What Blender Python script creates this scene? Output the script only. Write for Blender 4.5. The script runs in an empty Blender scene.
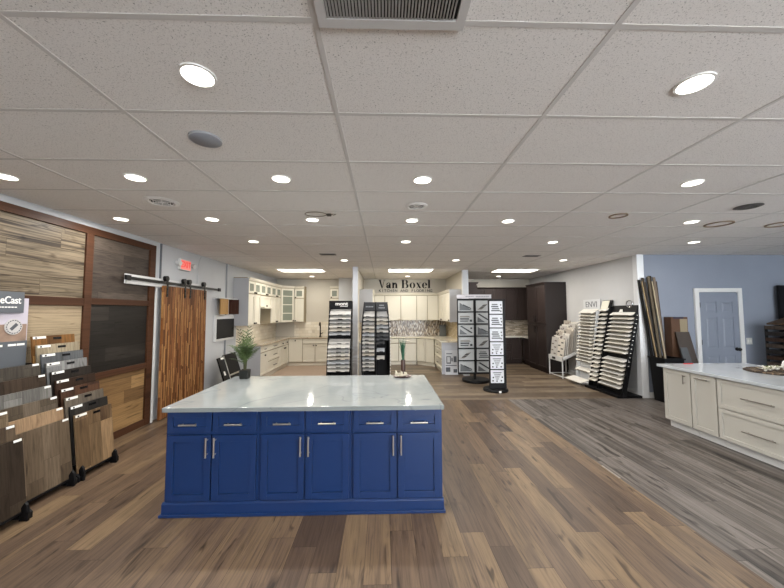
import bpy, bmesh, math, random
from mathutils import Vector, Matrix
random.seed(7)
sc = bpy.context.scene
COL = sc.collection
PI = math.pi

# ------------------------------------------------------------ camera, world, exposure
EYE = 1.72
CEIL = 2.88
cam = bpy.data.cameras.new('camera')
cam.sensor_width = 36.0
cam.lens = 323.77 / 784 * 36.0
cam.clip_start = 0.05
camo = bpy.data.objects.new('camera', cam); COL.objects.link(camo)
camo.matrix_world = Matrix.Translation((0, 0, EYE)) @ Matrix.Rotation(-0.0268, 4, 'Z') @ Matrix.Rotation(PI / 2 + 0.0564, 4, 'X') @ Matrix.Rotation(-0.003, 4, 'Z')
sc.camera = camo

LAMP_W, TROFFER_W, DAY = 14.0, 25.0, 9.0
LAMP_COL = (1.0, 0.97, 0.93)
world = bpy.data.worlds.new('daylight'); sc.world = world
world.use_nodes = True
bg = world.node_tree.nodes['Background']
bg.inputs['Color'].default_value = (0.90, 0.95, 1.0, 1)
bg.inputs['Strength'].default_value = DAY
sc.view_settings.view_transform = 'Standard'
sc.view_settings.look = 'None'
sc.view_settings.gamma = 1
sc.view_settings.exposure = 0.24
sc.view_settings.use_curve_mapping = False

# ------------------------------------------------------------ materials
def srgb(h):
    h = h.lstrip('#')
    out = []
    for i in (0, 2, 4):
        c = int(h[i:i + 2], 16) / 255
        out.append(c / 12.92 if c <= 0.04045 else ((c + 0.055) / 1.055) ** 2.4)
    return (*out, 1)

_M = {}
def mat(name, col='#808080', rough=0.5, metal=0.0, emit=None, es=0.0, spec=0.5, noise=0.0, nscale=30, coat=0.0):
    if name in _M: return _M[name]
    m = bpy.data.materials.new(name); m.use_nodes = True
    nt = m.node_tree; b = nt.nodes['Principled BSDF']
    c = srgb(col)
    b.inputs['Base Color'].default_value = c
    b.inputs['Roughness'].default_value = rough
    b.inputs['Metallic'].default_value = metal
    b.inputs['Specular IOR Level'].default_value = spec
    b.inputs['Coat Weight'].default_value = coat
    if noise:
        tc = nt.nodes.new('ShaderNodeTexCoord'); n = nt.nodes.new('ShaderNodeTexNoise')
        n.inputs['Scale'].default_value = nscale; n.inputs['Detail'].default_value = 4
        nt.links.new(tc.outputs['Object'], n.inputs['Vector'])
        r = nt.nodes.new('ShaderNodeValToRGB')
        r.color_ramp.elements[0].position = 0.3; r.color_ramp.elements[1].position = 0.7
        r.color_ramp.elements[0].color = tuple(x * (1 - noise) for x in c[:3]) + (1,)
        r.color_ramp.elements[1].color = tuple(min(1, x * (1 + noise)) for x in c[:3]) + (1,)
        nt.links.new(n.outputs['Fac'], r.inputs['Fac']); nt.links.new(r.outputs['Color'], b.inputs['Base Color'])
    if emit:
        b.inputs['Emission Color'].default_value = srgb(emit)
        b.inputs['Emission Strength'].default_value = es
    _M[name] = m
    return m

class N:
    """small helper to write node maths"""
    def __init__(s, m): s.nt = m.node_tree
    def math(s, op, a, b=None, c=None):
        n = s.nt.nodes.new('ShaderNodeMath'); n.operation = op
        for i, v in enumerate((a, b, c)):
            if v is None: continue
            if isinstance(v, (int, float)): n.inputs[i].default_value = v
            else: s.nt.links.new(v, n.inputs[i])
        return n.outputs[0]
    def comb(s, x, y, z):
        n = s.nt.nodes.new('ShaderNodeCombineXYZ')
        for i, v in enumerate((x, y, z)):
            if isinstance(v, (int, float)): n.inputs[i].default_value = v
            else: s.nt.links.new(v, n.inputs[i])
        return n.outputs[0]
    def noise(s, vec, scale=1, detail=4, rough=0.55, dist=0.0):
        n = s.nt.nodes.new('ShaderNodeTexNoise')
        n.inputs['Scale'].default_value = scale; n.inputs['Detail'].default_value = detail
        n.inputs['Roughness'].default_value = rough; n.inputs['Distortion'].default_value = dist
        s.nt.links.new(vec, n.inputs['Vector']); return n.outputs['Fac']
    def white(s, vec):
        n = s.nt.nodes.new('ShaderNodeTexWhiteNoise'); n.noise_dimensions = '3D'
        s.nt.links.new(vec, n.inputs['Vector']); return n.outputs['Value']
    def ramp(s, fac, stops):
        r = s.nt.nodes.new('ShaderNodeValToRGB'); e = r.color_ramp.elements
        while len(e) < len(stops): e.new(0.5)
        for i, (p, c) in enumerate(stops):
            e[i].position = p; e[i].color = srgb(c) if isinstance(c, str) else c
        s.nt.links.new(fac, r.inputs['Fac']); return r.outputs['Color']
    def mul(s, a, b, fac=1.0):
        n = s.nt.nodes.new('ShaderNodeMix'); n.data_type = 'RGBA'; n.blend_type = 'MULTIPLY'
        n.inputs['Factor'].default_value = fac
        s.nt.links.new(a, n.inputs[6]); s.nt.links.new(b, n.inputs[7]); return n.outputs[2]

def planks(name, U, V, w, L, cols, grain=0.45, joint=0.004, rough=0.45, seed=0.0, knots=0.6, idw=0.7, gs=(70, 2.5), spec=0.4, bigscale=(7, 1.0), gain=1.25):
    """wood planks: rows of width w along axis U, running along axis V with staggered ends"""
    if name in _M: return _M[name]
    m = bpy.data.materials.new(name); m.use_nodes = True
    n = N(m); nt = m.node_tree; b = nt.nodes['Principled BSDF']
    tc = nt.nodes.new('ShaderNodeTexCoord'); sp = nt.nodes.new('ShaderNodeSeparateXYZ')
    nt.links.new(tc.outputs['Object'], sp.inputs[0])
    u = n.math('ADD', sp.outputs[U], 50.0 + seed); v = n.math('ADD', sp.outputs[V], 50.0)
    ur = n.math('DIVIDE', u, w); row = n.math('FLOOR', ur); uf = n.math('SUBTRACT', ur, row)
    off = n.white(n.comb(row, 3.3, seed))
    vr = n.math('ADD', n.math('DIVIDE', v, L), off); colr = n.math('FLOOR', vr); vf = n.math('SUBTRACT', vr, colr)
    idn = n.white(n.comb(row, colr, seed + 1.7))
    idz = n.math('MULTIPLY', idn, 91.0)
    big = n.noise(n.comb(n.math('MULTIPLY', u, bigscale[0]), n.math('MULTIPLY', v, bigscale[1]), idz), 1.0, 3, 0.5, 0.6)
    fine = n.noise(n.comb(n.math('MULTIPLY', u, gs[0]), n.math('MULTIPLY', v, gs[1]), idz), 1.0, 5, 0.65, 0.4)
    f = n.math('ADD', n.math('MULTIPLY', idn, idw), n.math('MULTIPLY', big, 1.0 - idw))
    f = n.math('ADD', n.math('MULTIPLY', n.math('SUBTRACT', f, .5), gain), .5)
    k = len(cols)
    base = n.ramp(f, [((i + 0.5) / k * 0.8 + 0.1, c) for i, c in enumerate(cols)])
    g = 1.0 - grain
    gr = n.ramp(fine, [(0.25, (g, g, g, 1)), (0.55, (1, 1, 1, 1)), (0.8, (1.12, 1.12, 1.12, 1))])
    c = n.mul(base, gr)
    if knots:
        kn = n.noise(n.comb(n.math('MULTIPLY', u, 15.0), n.math('MULTIPLY', v, 2.6), n.math('ADD', idz, 13.0)), 1.0, 2, 0.5, 0.8)
        kk = 1 - knots
        c = n.mul(c, n.ramp(kn, [(0.0, (1, 1, 1, 1)), (0.60, (1, 1, 1, 1)), (0.66, (.6 + kk * .4, .59 + kk * .4, .58 + kk * .4, 1)), (0.72, (kk, kk * .95, kk * .9, 1))]))
    if joint:
        j1 = n.math('LESS_THAN', uf, joint / w); j2 = n.math('LESS_THAN', vf, joint / L)
        j = n.math('MAXIMUM', j1, j2)
        c = n.mul(c, n.ramp(j, [(0.0, (1, 1, 1, 1)), (1.0, (.45, .42, .4, 1))]))
    nt.links.new(c, b.inputs['Base Color'])
    b.inputs['Roughness'].default_value = rough
    b.inputs['Specular IOR Level'].default_value = spec * (1.0 if 'floor' in name else .5)
    _M[name] = m
    return m

def tiles(name, U, V, w, h, cols, grout, gap=0.08, rough=0.25, stagger=0.5):
    if name in _M: return _M[name]
    m = bpy.data.materials.new(name); m.use_nodes = True
    n = N(m); nt = m.node_tree; b = nt.nodes['Principled BSDF']
    tc = nt.nodes.new('ShaderNodeTexCoord'); sp = nt.nodes.new('ShaderNodeSeparateXYZ')
    nt.links.new(tc.outputs['Object'], sp.inputs[0])
    v = n.math('DIVIDE', n.math('ADD', sp.outputs[V], 20.0), h); row = n.math('FLOOR', v); vf = n.math('SUBTRACT', v, row)
    u = n.math('ADD', n.math('DIVIDE', n.math('ADD', sp.outputs[U], 20.0), w), n.math('MULTIPLY', row, stagger))
    cl = n.math('FLOOR', u); uf = n.math('SUBTRACT', u, cl)
    idn = n.white(n.comb(row, cl, 2.0)); k = len(cols)
    base = n.ramp(idn, [(i / k, c) for i, c in enumerate(cols)])
    base.node.color_ramp.interpolation = 'CONSTANT'
    j = n.math('MAXIMUM', n.math('LESS_THAN', uf, gap * h / w), n.math('LESS_THAN', vf, gap))
    mx = nt.nodes.new('ShaderNodeMix'); mx.data_type = 'RGBA'
    nt.links.new(j, mx.inputs[0]); nt.links.new(base, mx.inputs[6]); mx.inputs[7].default_value = srgb(grout)
    nt.links.new(mx.outputs[2], b.inputs['Base Color'])
    b.inputs['Roughness'].default_value = rough
    _M[name] = m
    return m

def ceiling_mat():
    m = bpy.data.materials.new('acoustic_tile'); m.use_nodes = True
    n = N(m); nt = m.node_tree; b = nt.nodes['Principled BSDF']
    tc = nt.nodes.new('ShaderNodeTexCoord')
    a = n.noise(tc.outputs['Object'], 150, 3, 0.6, 0.9)
    c1 = n.ramp(a, [(0.0, '#77726e'), (0.31, '#98938f'), (0.42, '#ebe7e3'), (1.0, '#f4f0ec')])
    nt.links.new(c1, b.inputs['Base Color'])
    b.inputs['Roughness'].default_value = 0.9
    b.inputs['Specular IOR Level'].default_value = 0.15
    bp = nt.nodes.new('ShaderNodeBump'); bp.inputs['Strength'].default_value = 0.25; bp.inputs['Distance'].default_value = 0.003
    nt.links.new(a, bp.inputs['Height']); nt.links.new(bp.outputs['Normal'], b.inputs['Normal'])
    return m

def quartz_mat(name='white_quartz', base='#8d9291', vein='#7b8083', amt=0.62):
    if name in _M: return _M[name]
    m = bpy.data.materials.new(name); m.use_nodes = True
    n = N(m); nt = m.node_tree; b = nt.nodes['Principled BSDF']
    tc = nt.nodes.new('ShaderNodeTexCoord')
    a = n.noise(tc.outputs['Object'], .7, 3, 0.5, 1.2)
    d = n.math('ABSOLUTE', n.math('SUBTRACT', a, 0.5))
    c = n.ramp(d, [(0.0, vein), (0.006, base), (0.2, base)])
    cl = n.noise(tc.outputs['Object'], 5, 4, 0.6)
    c = n.mul(c, n.ramp(cl, [(0.3, (.9, .92, .93, 1)), (0.6, (1, 1, 1, 1))]))
    nt.links.new(c, b.inputs['Base Color'])
    b.inputs['Roughness'].default_value = 0.07
    _M[name] = m
    return m

def glass_mat():
    m = mat('cabinet_glass', '#b9c8c0', 0.05)
    b = m.node_tree.nodes['Principled BSDF']
    b.inputs['Transmission Weight'].default_value = 0.6
    b.inputs['Base Color'].default_value = srgb('#c4d2cb')
    return m

WHITE = mat('white_paint', '#d6d6d4', 0.45)
CREAM = mat('cream_cabinet_paint', '#d8d3c5', 0.4)
NAVY = mat('navy_cabinet_paint', '#1a3564', 0.33)
GREIGE = mat('greige_cabinet_paint', '#b9b6ad', 0.45)
COOL_LIT_END = mat('cool_lit_panel', '#aeaeb0', 0.5)  # cream cabinet ends: cool light from the front is put into the colour
DARKWOOD = planks('dark_stained_cabinet_wood', 0, 2, 5.0, 9.0, ['#2a2322', '#362d2b'], grain=0.35, joint=0, knots=0, gs=(90, 3), rough=0.45)
NICKEL = mat('brushed_nickel', '#d0c8bc', 0.28, 0.9)
BLACKM = mat('black_metal', '#121213', 0.4, 0.3)
BLACK = mat('black_laminate', '#0d0d0f', 0.5, spec=.25)
BLACKG = mat('black_gloss', '#0e0e10', 0.2)
DKGREY = mat('dark_grey_board', '#4a4d52', 0.5)
PAPER = mat('white_paper', '#ecebe6', 0.6)
CHROME = mat('chrome', '#cfd2d4', 0.15, 1.0)
BRONZE = mat('dark_bronze', '#3a322c', 0.35, 0.8)
GLASS = glass_mat()
QUARTZ = quartz_mat()
LAMPM = mat('lamp_diffuser', '#ffffff', 0.5, emit='#fff6e8', es=6.0)
TIMBER = planks('red_brown_timber', 0, 2, 3.0, 9.0, ['#40281a', '#4a2f1f', '#3a2417'], grain=0.4, joint=0, knots=0.6, gs=(30, 30), rough=0.5, idw=0.1)

# ------------------------------------------------------------ mesh helpers
class MB:
    def __init__(s): s.v = []; s.f = []; s.m = []; s.smooth = False
    def add(s, vs, fs, m=0):
        o = len(s.v); s.v += [tuple(p) for p in vs]
        for f in fs: s.f.append(tuple(i + o for i in f)); s.m.append(m)
        return s
    def hexa(s, p, m=0):      # p: 4 bottom then 4 top, same order
        return s.add(p, [(3, 2, 1, 0), (4, 5, 6, 7), (0, 1, 5, 4), (1, 2, 6, 5), (2, 3, 7, 6), (3, 0, 4, 7)], m)
    def box(s, x0, x1, y0, y1, z0, z1, m=0):
        return s.hexa([(x0, y0, z0), (x1, y0, z0), (x1, y1, z0), (x0, y1, z0), (x0, y0, z1), (x1, y0, z1), (x1, y1, z1), (x0, y1, z1)], m)
    def obox(s, c, size, R, m=0):
        a, b, d = (x / 2 for x in size); c = Vector(c)
        pts = [(-a, -b, -d), (a, -b, -d), (a, b, -d), (-a, b, -d), (-a, -b, d), (a, -b, d), (a, b, d), (-a, b, d)]
        return s.hexa([c + R @ Vector(p) for p in pts], m)
    def tube(s, pts, r, n=10, m=0, cap=True):
        s.smooth = True
        pts = [Vector(p) for p in pts]; rs = r if isinstance(r, (list, tuple)) else [r] * len(pts)
        rings = []; ref = None
        for i, p in enumerate(pts):
            t = (pts[min(i + 1, len(pts) - 1)] - pts[max(i - 1, 0)]).normalized()
            if ref is None:
                ref = Vector((0, 0, 1)) if abs(t.z) < 0.9 else Vector((1, 0, 0))
            a = t.cross(ref).normalized(); b = a.cross(t).normalized(); ref = b
            rings.append([p + (a * math.cos(2 * PI * k / n) + b * math.sin(2 * PI * k / n)) * rs[i] for k in range(n)])
        vs = [q for rg in rings for q in rg]; fs = []
        for i in range(len(pts) - 1):
            for k in range(n):
                fs.append((i * n + k, i * n + (k + 1) % n, (i + 1) * n + (k + 1) % n, (i + 1) * n + k))
        if cap:
            fs.append(tuple(range(n))[::-1]); fs.append(tuple((len(pts) - 1) * n + k for k in range(n)))
        return s.add(vs, fs, m)
    def cyl(s, p0, p1, r, n=20, r2=None, m=0):
        return s.tube([p0, p1], [r, r if r2 is None else r2], n, m)
    def lathe(s, prof, c=(0, 0, 0), n=28, m=0, sx=1.0, sy=1.0):
        s.smooth = True
        vs = []; fs = []
        for r, z in prof:
            for k in range(n):
                a = 2 * PI * k / n
                vs.append((c[0] + max(r, 1e-4) * sx * math.cos(a), c[1] + max(r, 1e-4) * sy * math.sin(a), c[2] + z))
        for i in range(len(prof) - 1):
            for k in range(n):
                fs.append((i * n + k, i * n + (k + 1) % n, (i + 1) * n + (k + 1) % n, (i + 1) * n + k))
        return s.add(vs, fs, m)
    def prism(s, poly, axis, a0, a1, m=0):
        def P(p, t):
            return {'x': (t, p[0], p[1]), 'y': (p[0], t, p[1]), 'z': (p[0], p[1], t)}[axis]
        k = len(poly)
        vs = [P(p, a0) for p in poly] + [P(p, a1) for p in poly]
        fs = [tuple(range(k)), tuple(range(2 * k - 1, k - 1, -1))] + [(i, (i + 1) % k, (i + 1) % k + k, i + k) for i in range(k)]
        return s.add(vs, fs, m)
    def ring(s, c, r0, r1, z0, z1, n=28, m=0):
        return s.lathe([(r0, z0), (r1, z0), (r1, z1), (r0, z1), (r0, z0)], c, n, m)
    def sphere(s, c, r, n=14, m=0, sc3=(1, 1, 1)):
        prof = [(math.sin(PI * i / n) * r, -math.cos(PI * i / n) * r * sc3[2]) for i in range(n + 1)]
        return s.lathe(prof, c, n * 2, m, sc3[0], sc3[1])

ORG = {}
def build(name, mb, mats, parent=None, bevel=0.0):
    org = ORG.get(parent.name, Vector()) if parent else Vector()
    me = bpy.data.meshes.new(name)
    me.from_pydata([tuple(Vector(p) - org) for p in mb.v], [], mb.f)
    if not isinstance(mats, (list, tuple)): mats = [mats]
    for x in mats: me.materials.append(x)
    for p, mi in zip(me.polygons, mb.m): p.material_index = mi
    bm = bmesh.new(); bm.from_mesh(me)
    bmesh.ops.recalc_face_normals(bm, faces=bm.faces); bm.to_mesh(me); bm.free()
    o = bpy.data.objects.new(name, me); COL.objects.link(o)
    if mb.smooth:
        for p in me.polygons: p.use_smooth = True
        me.set_sharp_from_angle(angle=math.radians(40))
    if bevel:
        b = o.modifiers.new('bevel', 'BEVEL'); b.width = bevel; b.segments = 2; b.limit_method = 'ANGLE'
    if parent: o.parent = parent
    ORG[o.name] = org
    return o

def tag(o, label, cat, group=None):
    o['label'] = label; o['category'] = cat
    if group: o['group'] = group
    return o
def thing(name, label, cat, loc=(0, 0, 0), rz=0.0, group=None, local=False):
    """an Empty at the thing's base; parts given in world coordinates unless local"""
    o = bpy.data.objects.new(name, None); COL.objects.link(o)
    o.empty_display_size = 0.1
    o.location = loc; o.rotation_euler = (0, 0, rz)
    ORG[o.name] = Vector() if local else Vector(loc)
    return tag(o, label, cat, group)
def solo(name, mb, mats, label, cat, group=None, bevel=0.0):
    return tag(build(name, mb, mats, None, bevel), label, cat, group)
def struct(name, mb, mats, bevel=0.0):
    o = build(name, mb, mats, None, bevel); o['kind'] = 'structure'; return o
def text(name, body, size, M, material, parent=None, align='CENTER', depth=0.002, spacing=1.0, bold=0.0, sx=1.0):
    cu = bpy.data.curves.new(name, 'FONT'); cu.body = body; cu.size = size; cu.align_x = align; cu.align_y = 'CENTER'
    cu.extrude = depth; cu.space_character = spacing; cu.offset = bold
    t = bpy.data.objects.new(name, cu); COL.objects.link(t)
    bpy.context.view_layer.update()
    me = bpy.data.meshes.new_from_object(t.evaluated_get(bpy.context.evaluated_depsgraph_get()))
    bpy.data.objects.remove(t); bpy.data.curves.remove(cu)
    org = ORG.get(parent.name, Vector()) if parent else Vector()
    me.transform(Matrix.Translation(-org) @ M @ Matrix.Diagonal((sx, 1, 1, 1)))
    me.materials.clear(); me.materials.append(material)
    me.name = name
    o = bpy.data.objects.new(name, me); COL.objects.link(o)
    if parent: o.parent = parent
    ORG[o.name] = org
    return o
def frame_m(origin, right, up):
    r = Vector(right).normalized(); u = Vector(up).normalized(); n = r.cross(u)
    M = Matrix((( r.x, u.x, n.x, origin[0]), (r.y, u.y, n.y, origin[1]), (r.z, u.z, n.z, origin[2]), (0, 0, 0, 1)))
    return M
ORD = ['first', 'second', 'third', 'fourth', 'fifth', 'sixth', 'seventh', 'eighth', 'ninth', 'tenth', 'eleventh', 'twelfth', 'thirteenth',
       'fourteenth', 'fifteenth', 'sixteenth', 'seventeenth', 'eighteenth', 'nineteenth', 'twentieth', 'twenty-first', 'twenty-second']

# ------------------------------------------------------------ the room
XL, XR, YB, YF = -3.70, 5.17, 11.30, -3.6       # left wall, right bay wall, back wall, shop front
YBLUE, XFAR = 6.42, 9.6
SEAM = 2.44
FLOOR_BROWN = planks('brown_oak_floor', 0, 1, 0.182, 1.5, ['#4b3c30', '#59483a', '#685543', '#7c674e', '#5f4e3e'], grain=0.55, joint=0.0035, rough=0.42, knots=0.7, idw=0.55, gain=1.15)
FLOOR_GREY = planks('grey_oak_floor', 0, 1, 0.182, 1.5, ['#35312e', '#4b4540', '#625b55', '#756e68', '#524c47'], grain=0.5, joint=0.0035, rough=0.42, knots=0.75, idw=0.25, seed=3.0, bigscale=(16, 0.5), gain=1.35)
FLOOR_BACK = planks('warm_brown_floor', 1, 0, 0.19, 1.5, ['#574a3d', '#6c5d4d', '#857663', '#605243'], grain=0.45, joint=0.003, rough=0.42, knots=0.5, seed=5.0)
FLOOR_TAN = mat('tan_vinyl_floor', '#9c8878', 0.5, noise=0.06, nscale=8)
mb = MB()
def slab(x0, x1, y0, y1, m): mb.box(x0, x1, y0, y1, -0.1, 0.0, m)
slab(XL - .2, SEAM, YF, 6.42, 0); slab(SEAM, XFAR, YF, 6.42, 1)
slab(XL - .2, -0.72, 6.42, 8.3, 2); slab(XL - .2, -0.72, 8.3, YB + .2, 3); slab(-0.72, XFAR, 6.42, YB + .2, 2)
struct('floor', mb, [FLOOR_BROWN, FLOOR_GREY, FLOOR_BACK, FLOOR_TAN])
struct('ceiling', MB().box(XL - .2, XFAR, YF, YB + .2, CEIL, CEIL + .1), ceiling_mat())
# suspended grid
mb = MB(); z0 = CEIL - 0.003
gx = [-0.27 + 1.2192 * i for i in range(-2, 8)]
for x in gx: mb.box(x - .0125, x + .0125, YF, YB, z0, CEIL + .01)
y = 1.23 - .6096 * 7
while y < YB:
    mb.box(XL, XFAR, y - .0125, y + .0125, z0 + .001, CEIL + .011); y += .6096
struct('trim_1', mb, mat('ceiling_grid_metal', '#cfcbc7', 0.6))

WGREY = mat('pale_grey_wall', '#c2c4c6', 0.7, noise=0.02, nscale=3)
WBLUE = mat('slate_blue_wall', '#858c99', 0.7, noise=0.03, nscale=2)
WLIGHT = mat('light_blue_grey_wall', '#cccdce', 0.7, noise=0.02, nscale=3)
WCREAM = mat('cream_wall', '#c6c0b4', 0.7)
POST = mat('white_grey_post', '#d3d6da', 0.5)
struct('wall_left', MB().box(XL - .15, XL, YF, YB + .15, 0, CEIL, 0), WGREY)
struct('wall_back', MB().box(XL - .15, XR + .15, YB, YB + .15, 0, CEIL), WCREAM)
struct('wall_right', MB().box(XR, XR + .12, YBLUE, YB, 0, CEIL), WLIGHT)
struct('wall_rear_right', MB().box(XR + .12, XFAR, YBLUE, YBLUE + .12, 0, CEIL), WBLUE)
struct('wall_far_right', MB().box(XFAR, XFAR + .12, YF, YBLUE + .12, 0, CEIL), WBLUE)
mb = MB(); mb.box(XL, XFAR, YF - .1, YF, 2.75, CEIL); mb.box(XL, XFAR, YF - .1, YF, 0, .2)
for x0, x1 in ((XL, .6), (3.6, 3.8), (5.8, 6.1), (XFAR - .5, XFAR)): mb.box(x0, x1, YF - .1, YF, .2, 2.75)
struct('wall_front', mb, WGREY)
struct('wall_partition_left', MB().box(-.76, -.67, 8.34, YB, 0, CEIL), WCREAM)
struct('wall_partition_right', MB().box(2.2, 2.30, 8.9, YB, 0, CEIL), WCREAM)
struct('wall_stub', MB().box(-1.5, -.76, 10.9, YB, 0, CEIL), POST)
struct('trim_2', MB().box(-.78, -.65, 8.22, 8.34, 0, CEIL), POST, .004)
struct('trim_3', MB().box(2.17, 2.33, 8.78, 8.9, 0, CEIL), POST, .004)
struct('trim_4', MB().box(XR - .02, XR + .12, YBLUE - .02, YBLUE + .1, 0, CEIL), mat('white_corner_post', '#e4e6e8', 0.45), .004)
struct('trim_5', MB().box(XL, XL + .05, 5.288, 5.322, 0, 2.13), WHITE)
struct('trim_6', MB().box(SEAM - .010, SEAM + .010, 3.38, 3.66, 0, 0.004), mat('seam_strip', '#8c8378', .4))
struct('baseboard_right', MB().box(XR - .015, XR, YBLUE + .1, 8.985, 0, .11), WHITE)
struct('baseboard_rear_right', MB().box(XR + .12, 6.31, YBLUE - .015, YBLUE, 0, .11), WHITE)
struct('baseboard_rear_right.001', MB().box(7.295, XFAR, YBLUE - .015, YBLUE, 0, .11), WHITE)
struct('baseboard_left', MB().box(XL, XL + .015, 6.62, 8.04, 0, .1), WHITE)

# door in the blue wall
DOORM = mat('blue_grey_door_paint', '#7f8693', 0.5)
d = MB(); y0, y1 = YBLUE - .03, YBLUE - .002
dx0, dx1, dz1 = 6.40, 7.205, 2.10
d.box(dx0, dx1, y0 + .012, y1, .01, dz1)
xs = [dx0, dx0 + .115, (dx0 + dx1) / 2 - .05, (dx0 + dx1) / 2 + .05, dx1 - .115, dx1]
zs = [.01, .22, .83, .98, 1.60, 1.69, 1.92, dz1]
for a in (0, 2, 4): d.box(xs[a], xs[a + 1], y0, y1, .01, dz1)
for a in (0, 2, 4, 6):
    for i in (1, 3): d.box(xs[i], xs[i + 1], y0, y1, zs[a], zs[a + 1])
for i in (1, 3):
    for a in (1, 3, 5):
        d.hexa([(xs[i] + .02, y0 + .013, zs[a] + .02), (xs[i + 1] - .02, y0 + .013, zs[a] + .02), (xs[i + 1] - .02, y0 + .013, zs[a + 1] - .02), (xs[i] + .02, y0 + .013, zs[a + 1] - .02),
                (xs[i] + .045, y0 + .003, zs[a] + .045), (xs[i + 1] - .045, y0 + .003, zs[a] + .045), (xs[i + 1] - .045, y0 + .003, zs[a + 1] - .045), (xs[i] + .045, y0 + .003, zs[a + 1] - .045)])
door = struct('door_1', d, DOORM)
t = MB(); t.box(6.31, 6.395, YBLUE - .04, YBLUE, 0, 2.19); t.box(7.21, 7.295, YBLUE - .04, YBLUE, 0, 2.19); t.box(6.395, 7.21, YBLUE - .04, YBLUE, 2.11, 2.19)
build('door_frame', t, WHITE, door, .004)
h = MB(); h.cyl((7.12, y0, .96), (7.12, y0 - .05, .96), .014); h.sphere((7.12, y0 - .06, .96), .032); h.cyl((7.12, y0, .96), (7.12, y0 - .008, .96), .035)
build('door_handle', h, BLACKM, door)
for z in (1.85, 1.1, .3): build('hinge', MB().cyl((6.403, y0 - .004, z - .05), (6.403, y0 - .004, z + .05), .009, 8), BLACKM, door)
sw = thing('light_switch', 'white double light switch on blue wall right of the door', 'switch', (7.42, YBLUE, 1.05))
build('switch_plate', MB().box(7.36, 7.48, YBLUE - .008, YBLUE, 1.05, 1.18), WHITE, sw, .002)
for x in (7.395, 7.445): build('rocker', MB().box(x - .015, x + .015, YBLUE - .013, YBLUE - .008, 1.085, 1.145), PAPER, sw)

# ------------------------------------------------------------ ceiling fittings
LAMPS = [(-.905, 1.545, 'nearest the camera on the left'), (1.585, 1.545, 'nearest the camera on the right'),
 (-3.2, 2.77, 'at the left photo edge above the wood wall'), (-2.12, 2.77, 'left of the round vent, in the second row'), (-.885, 2.77, 'second row, behind the round speaker'),
 (.345, 2.77, 'second row, above the middle of the island front'), (2.79, 2.79, 'second row, right of the brown ring marks'),
 (-3.23, 4.02, 'third row, beside the wood wall'), (-2.12, 4.01, 'third row, behind the round vent'), (-.885, 4.01, 'third row, beside the wire loop'),
 (.36, 4.02, 'third row, just behind the round white diffuser'), (1.59, 4.03, 'third row, between the diffuser and the brown ring'), (3.99, 4.03, 'third row, below the dark vent'),
 (-2.11, 5.27, 'fourth row, above the barn doors'), (.37, 5.25, 'fourth row, straight before the shop sign'), (2.82, 5.26, 'fourth row, above the wire bin'), (5.2, 5.23, 'fourth row, before the white corner post'),
 (-.87, 7.17, 'just before the left grey post'), (1.62, 7.13, 'just before the right grey post'), (4.04, 7.11, 'above the dark pantry'),
 (-2.29, 10.4, 'inside the left kitchen bay'), (.78, 10.35, 'above the shop sign'), (3.73, 10.35, 'inside the dark kitchen bay')]
LM = mat('lamp_trim_ring', '#efeeea', 0.4)
for i, (x, y, s) in enumerate(LAMPS):
    far = y > 9
    t = thing('recessed_light', 'round white recessed ceiling light ' + s, 'ceiling light', (x, y, CEIL), 0, 'recessed ceiling lights')
    build('trim_ring', MB().ring((x, y, CEIL - .008), .072, .083, 0, .008), LM, t)
    build('diffuser', MB().lathe([(0, -.003), (.073, -.003), (.073, .002), (0, .002)], (x, y, CEIL - .003)), LAMPM, t)
    l = bpy.data.lights.new('lamp', 'AREA'); l.shape = 'DISK'; l.size = .14; l.energy = LAMP_W * (0.8 if far else 1.0)
    l.color = (1.0, .95, .85) if far else LAMP_COL
    lo = bpy.data.objects.new('lamp', l); COL.objects.link(lo); lo.parent = t; lo.location = (0, 0, -.012)
WARM = (1.0, .95, .84)
for x0, x1, y0, y1, s, cl in ((-2.84, -1.61, 8.55, 9.18, 'over the left white kitchen', WARM), (.12, 1.36, 8.55, 9.18, 'before the shop sign', WARM), (3.06, 4.26, 8.6, 9.2, 'over the dark kitchen', (1, .93, .82))):
    t = thing('troffer_light', 'rectangular lit ceiling panel ' + s, 'ceiling light', ((x0 + x1) / 2, (y0 + y1) / 2, CEIL), 0, 'rectangular ceiling panels')
    f = MB(); f.box(x0, x1, y0, y0 + .03, CEIL - .02, CEIL - .001); f.box(x0, x1, y1 - .03, y1, CEIL - .02, CEIL - .001); f.box(x0, x0 + .03, y0 + .03, y1 - .03, CEIL - .02, CEIL - .001); f.box(x1 - .03, x1, y0 + .03, y1 - .03, CEIL - .02, CEIL - .001)
    build('frame', f, LM, t)
    build('diffuser', MB().box(x0 + .03, x1 - .03, y0 + .03, y1 - .03, CEIL - .012, CEIL - .002), LAMPM, t)
    l = bpy.data.lights.new('lamp', 'AREA'); l.shape = 'RECTANGLE'; l.size = x1 - x0 - .08; l.size_y = y1 - y0 - .08; l.energy = TROFFER_W; l.color = cl
    lo = bpy.data.objects.new('lamp', l); COL.objects.link(lo); lo.parent = t; lo.location = (0, 0, -.022)
# round ceiling speaker
t = thing('ceiling_speaker', 'flat round grey speaker grille in the ceiling near the front left lamp', 'speaker', (-1.185, 2.13, CEIL))
build('grille', MB().lathe([(0, -.012), (.085, -.011), (.092, -.006), (.092, 0)], (-1.185, 2.13, CEIL - .006)), mat('speaker_grey', '#8f9299', .6), t)
build('rim', MB().ring((-1.185, 2.13, CEIL - .012), .092, .1, 0, .012), mat('speaker_rim', '#a2a4a8', .5), t)
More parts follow.
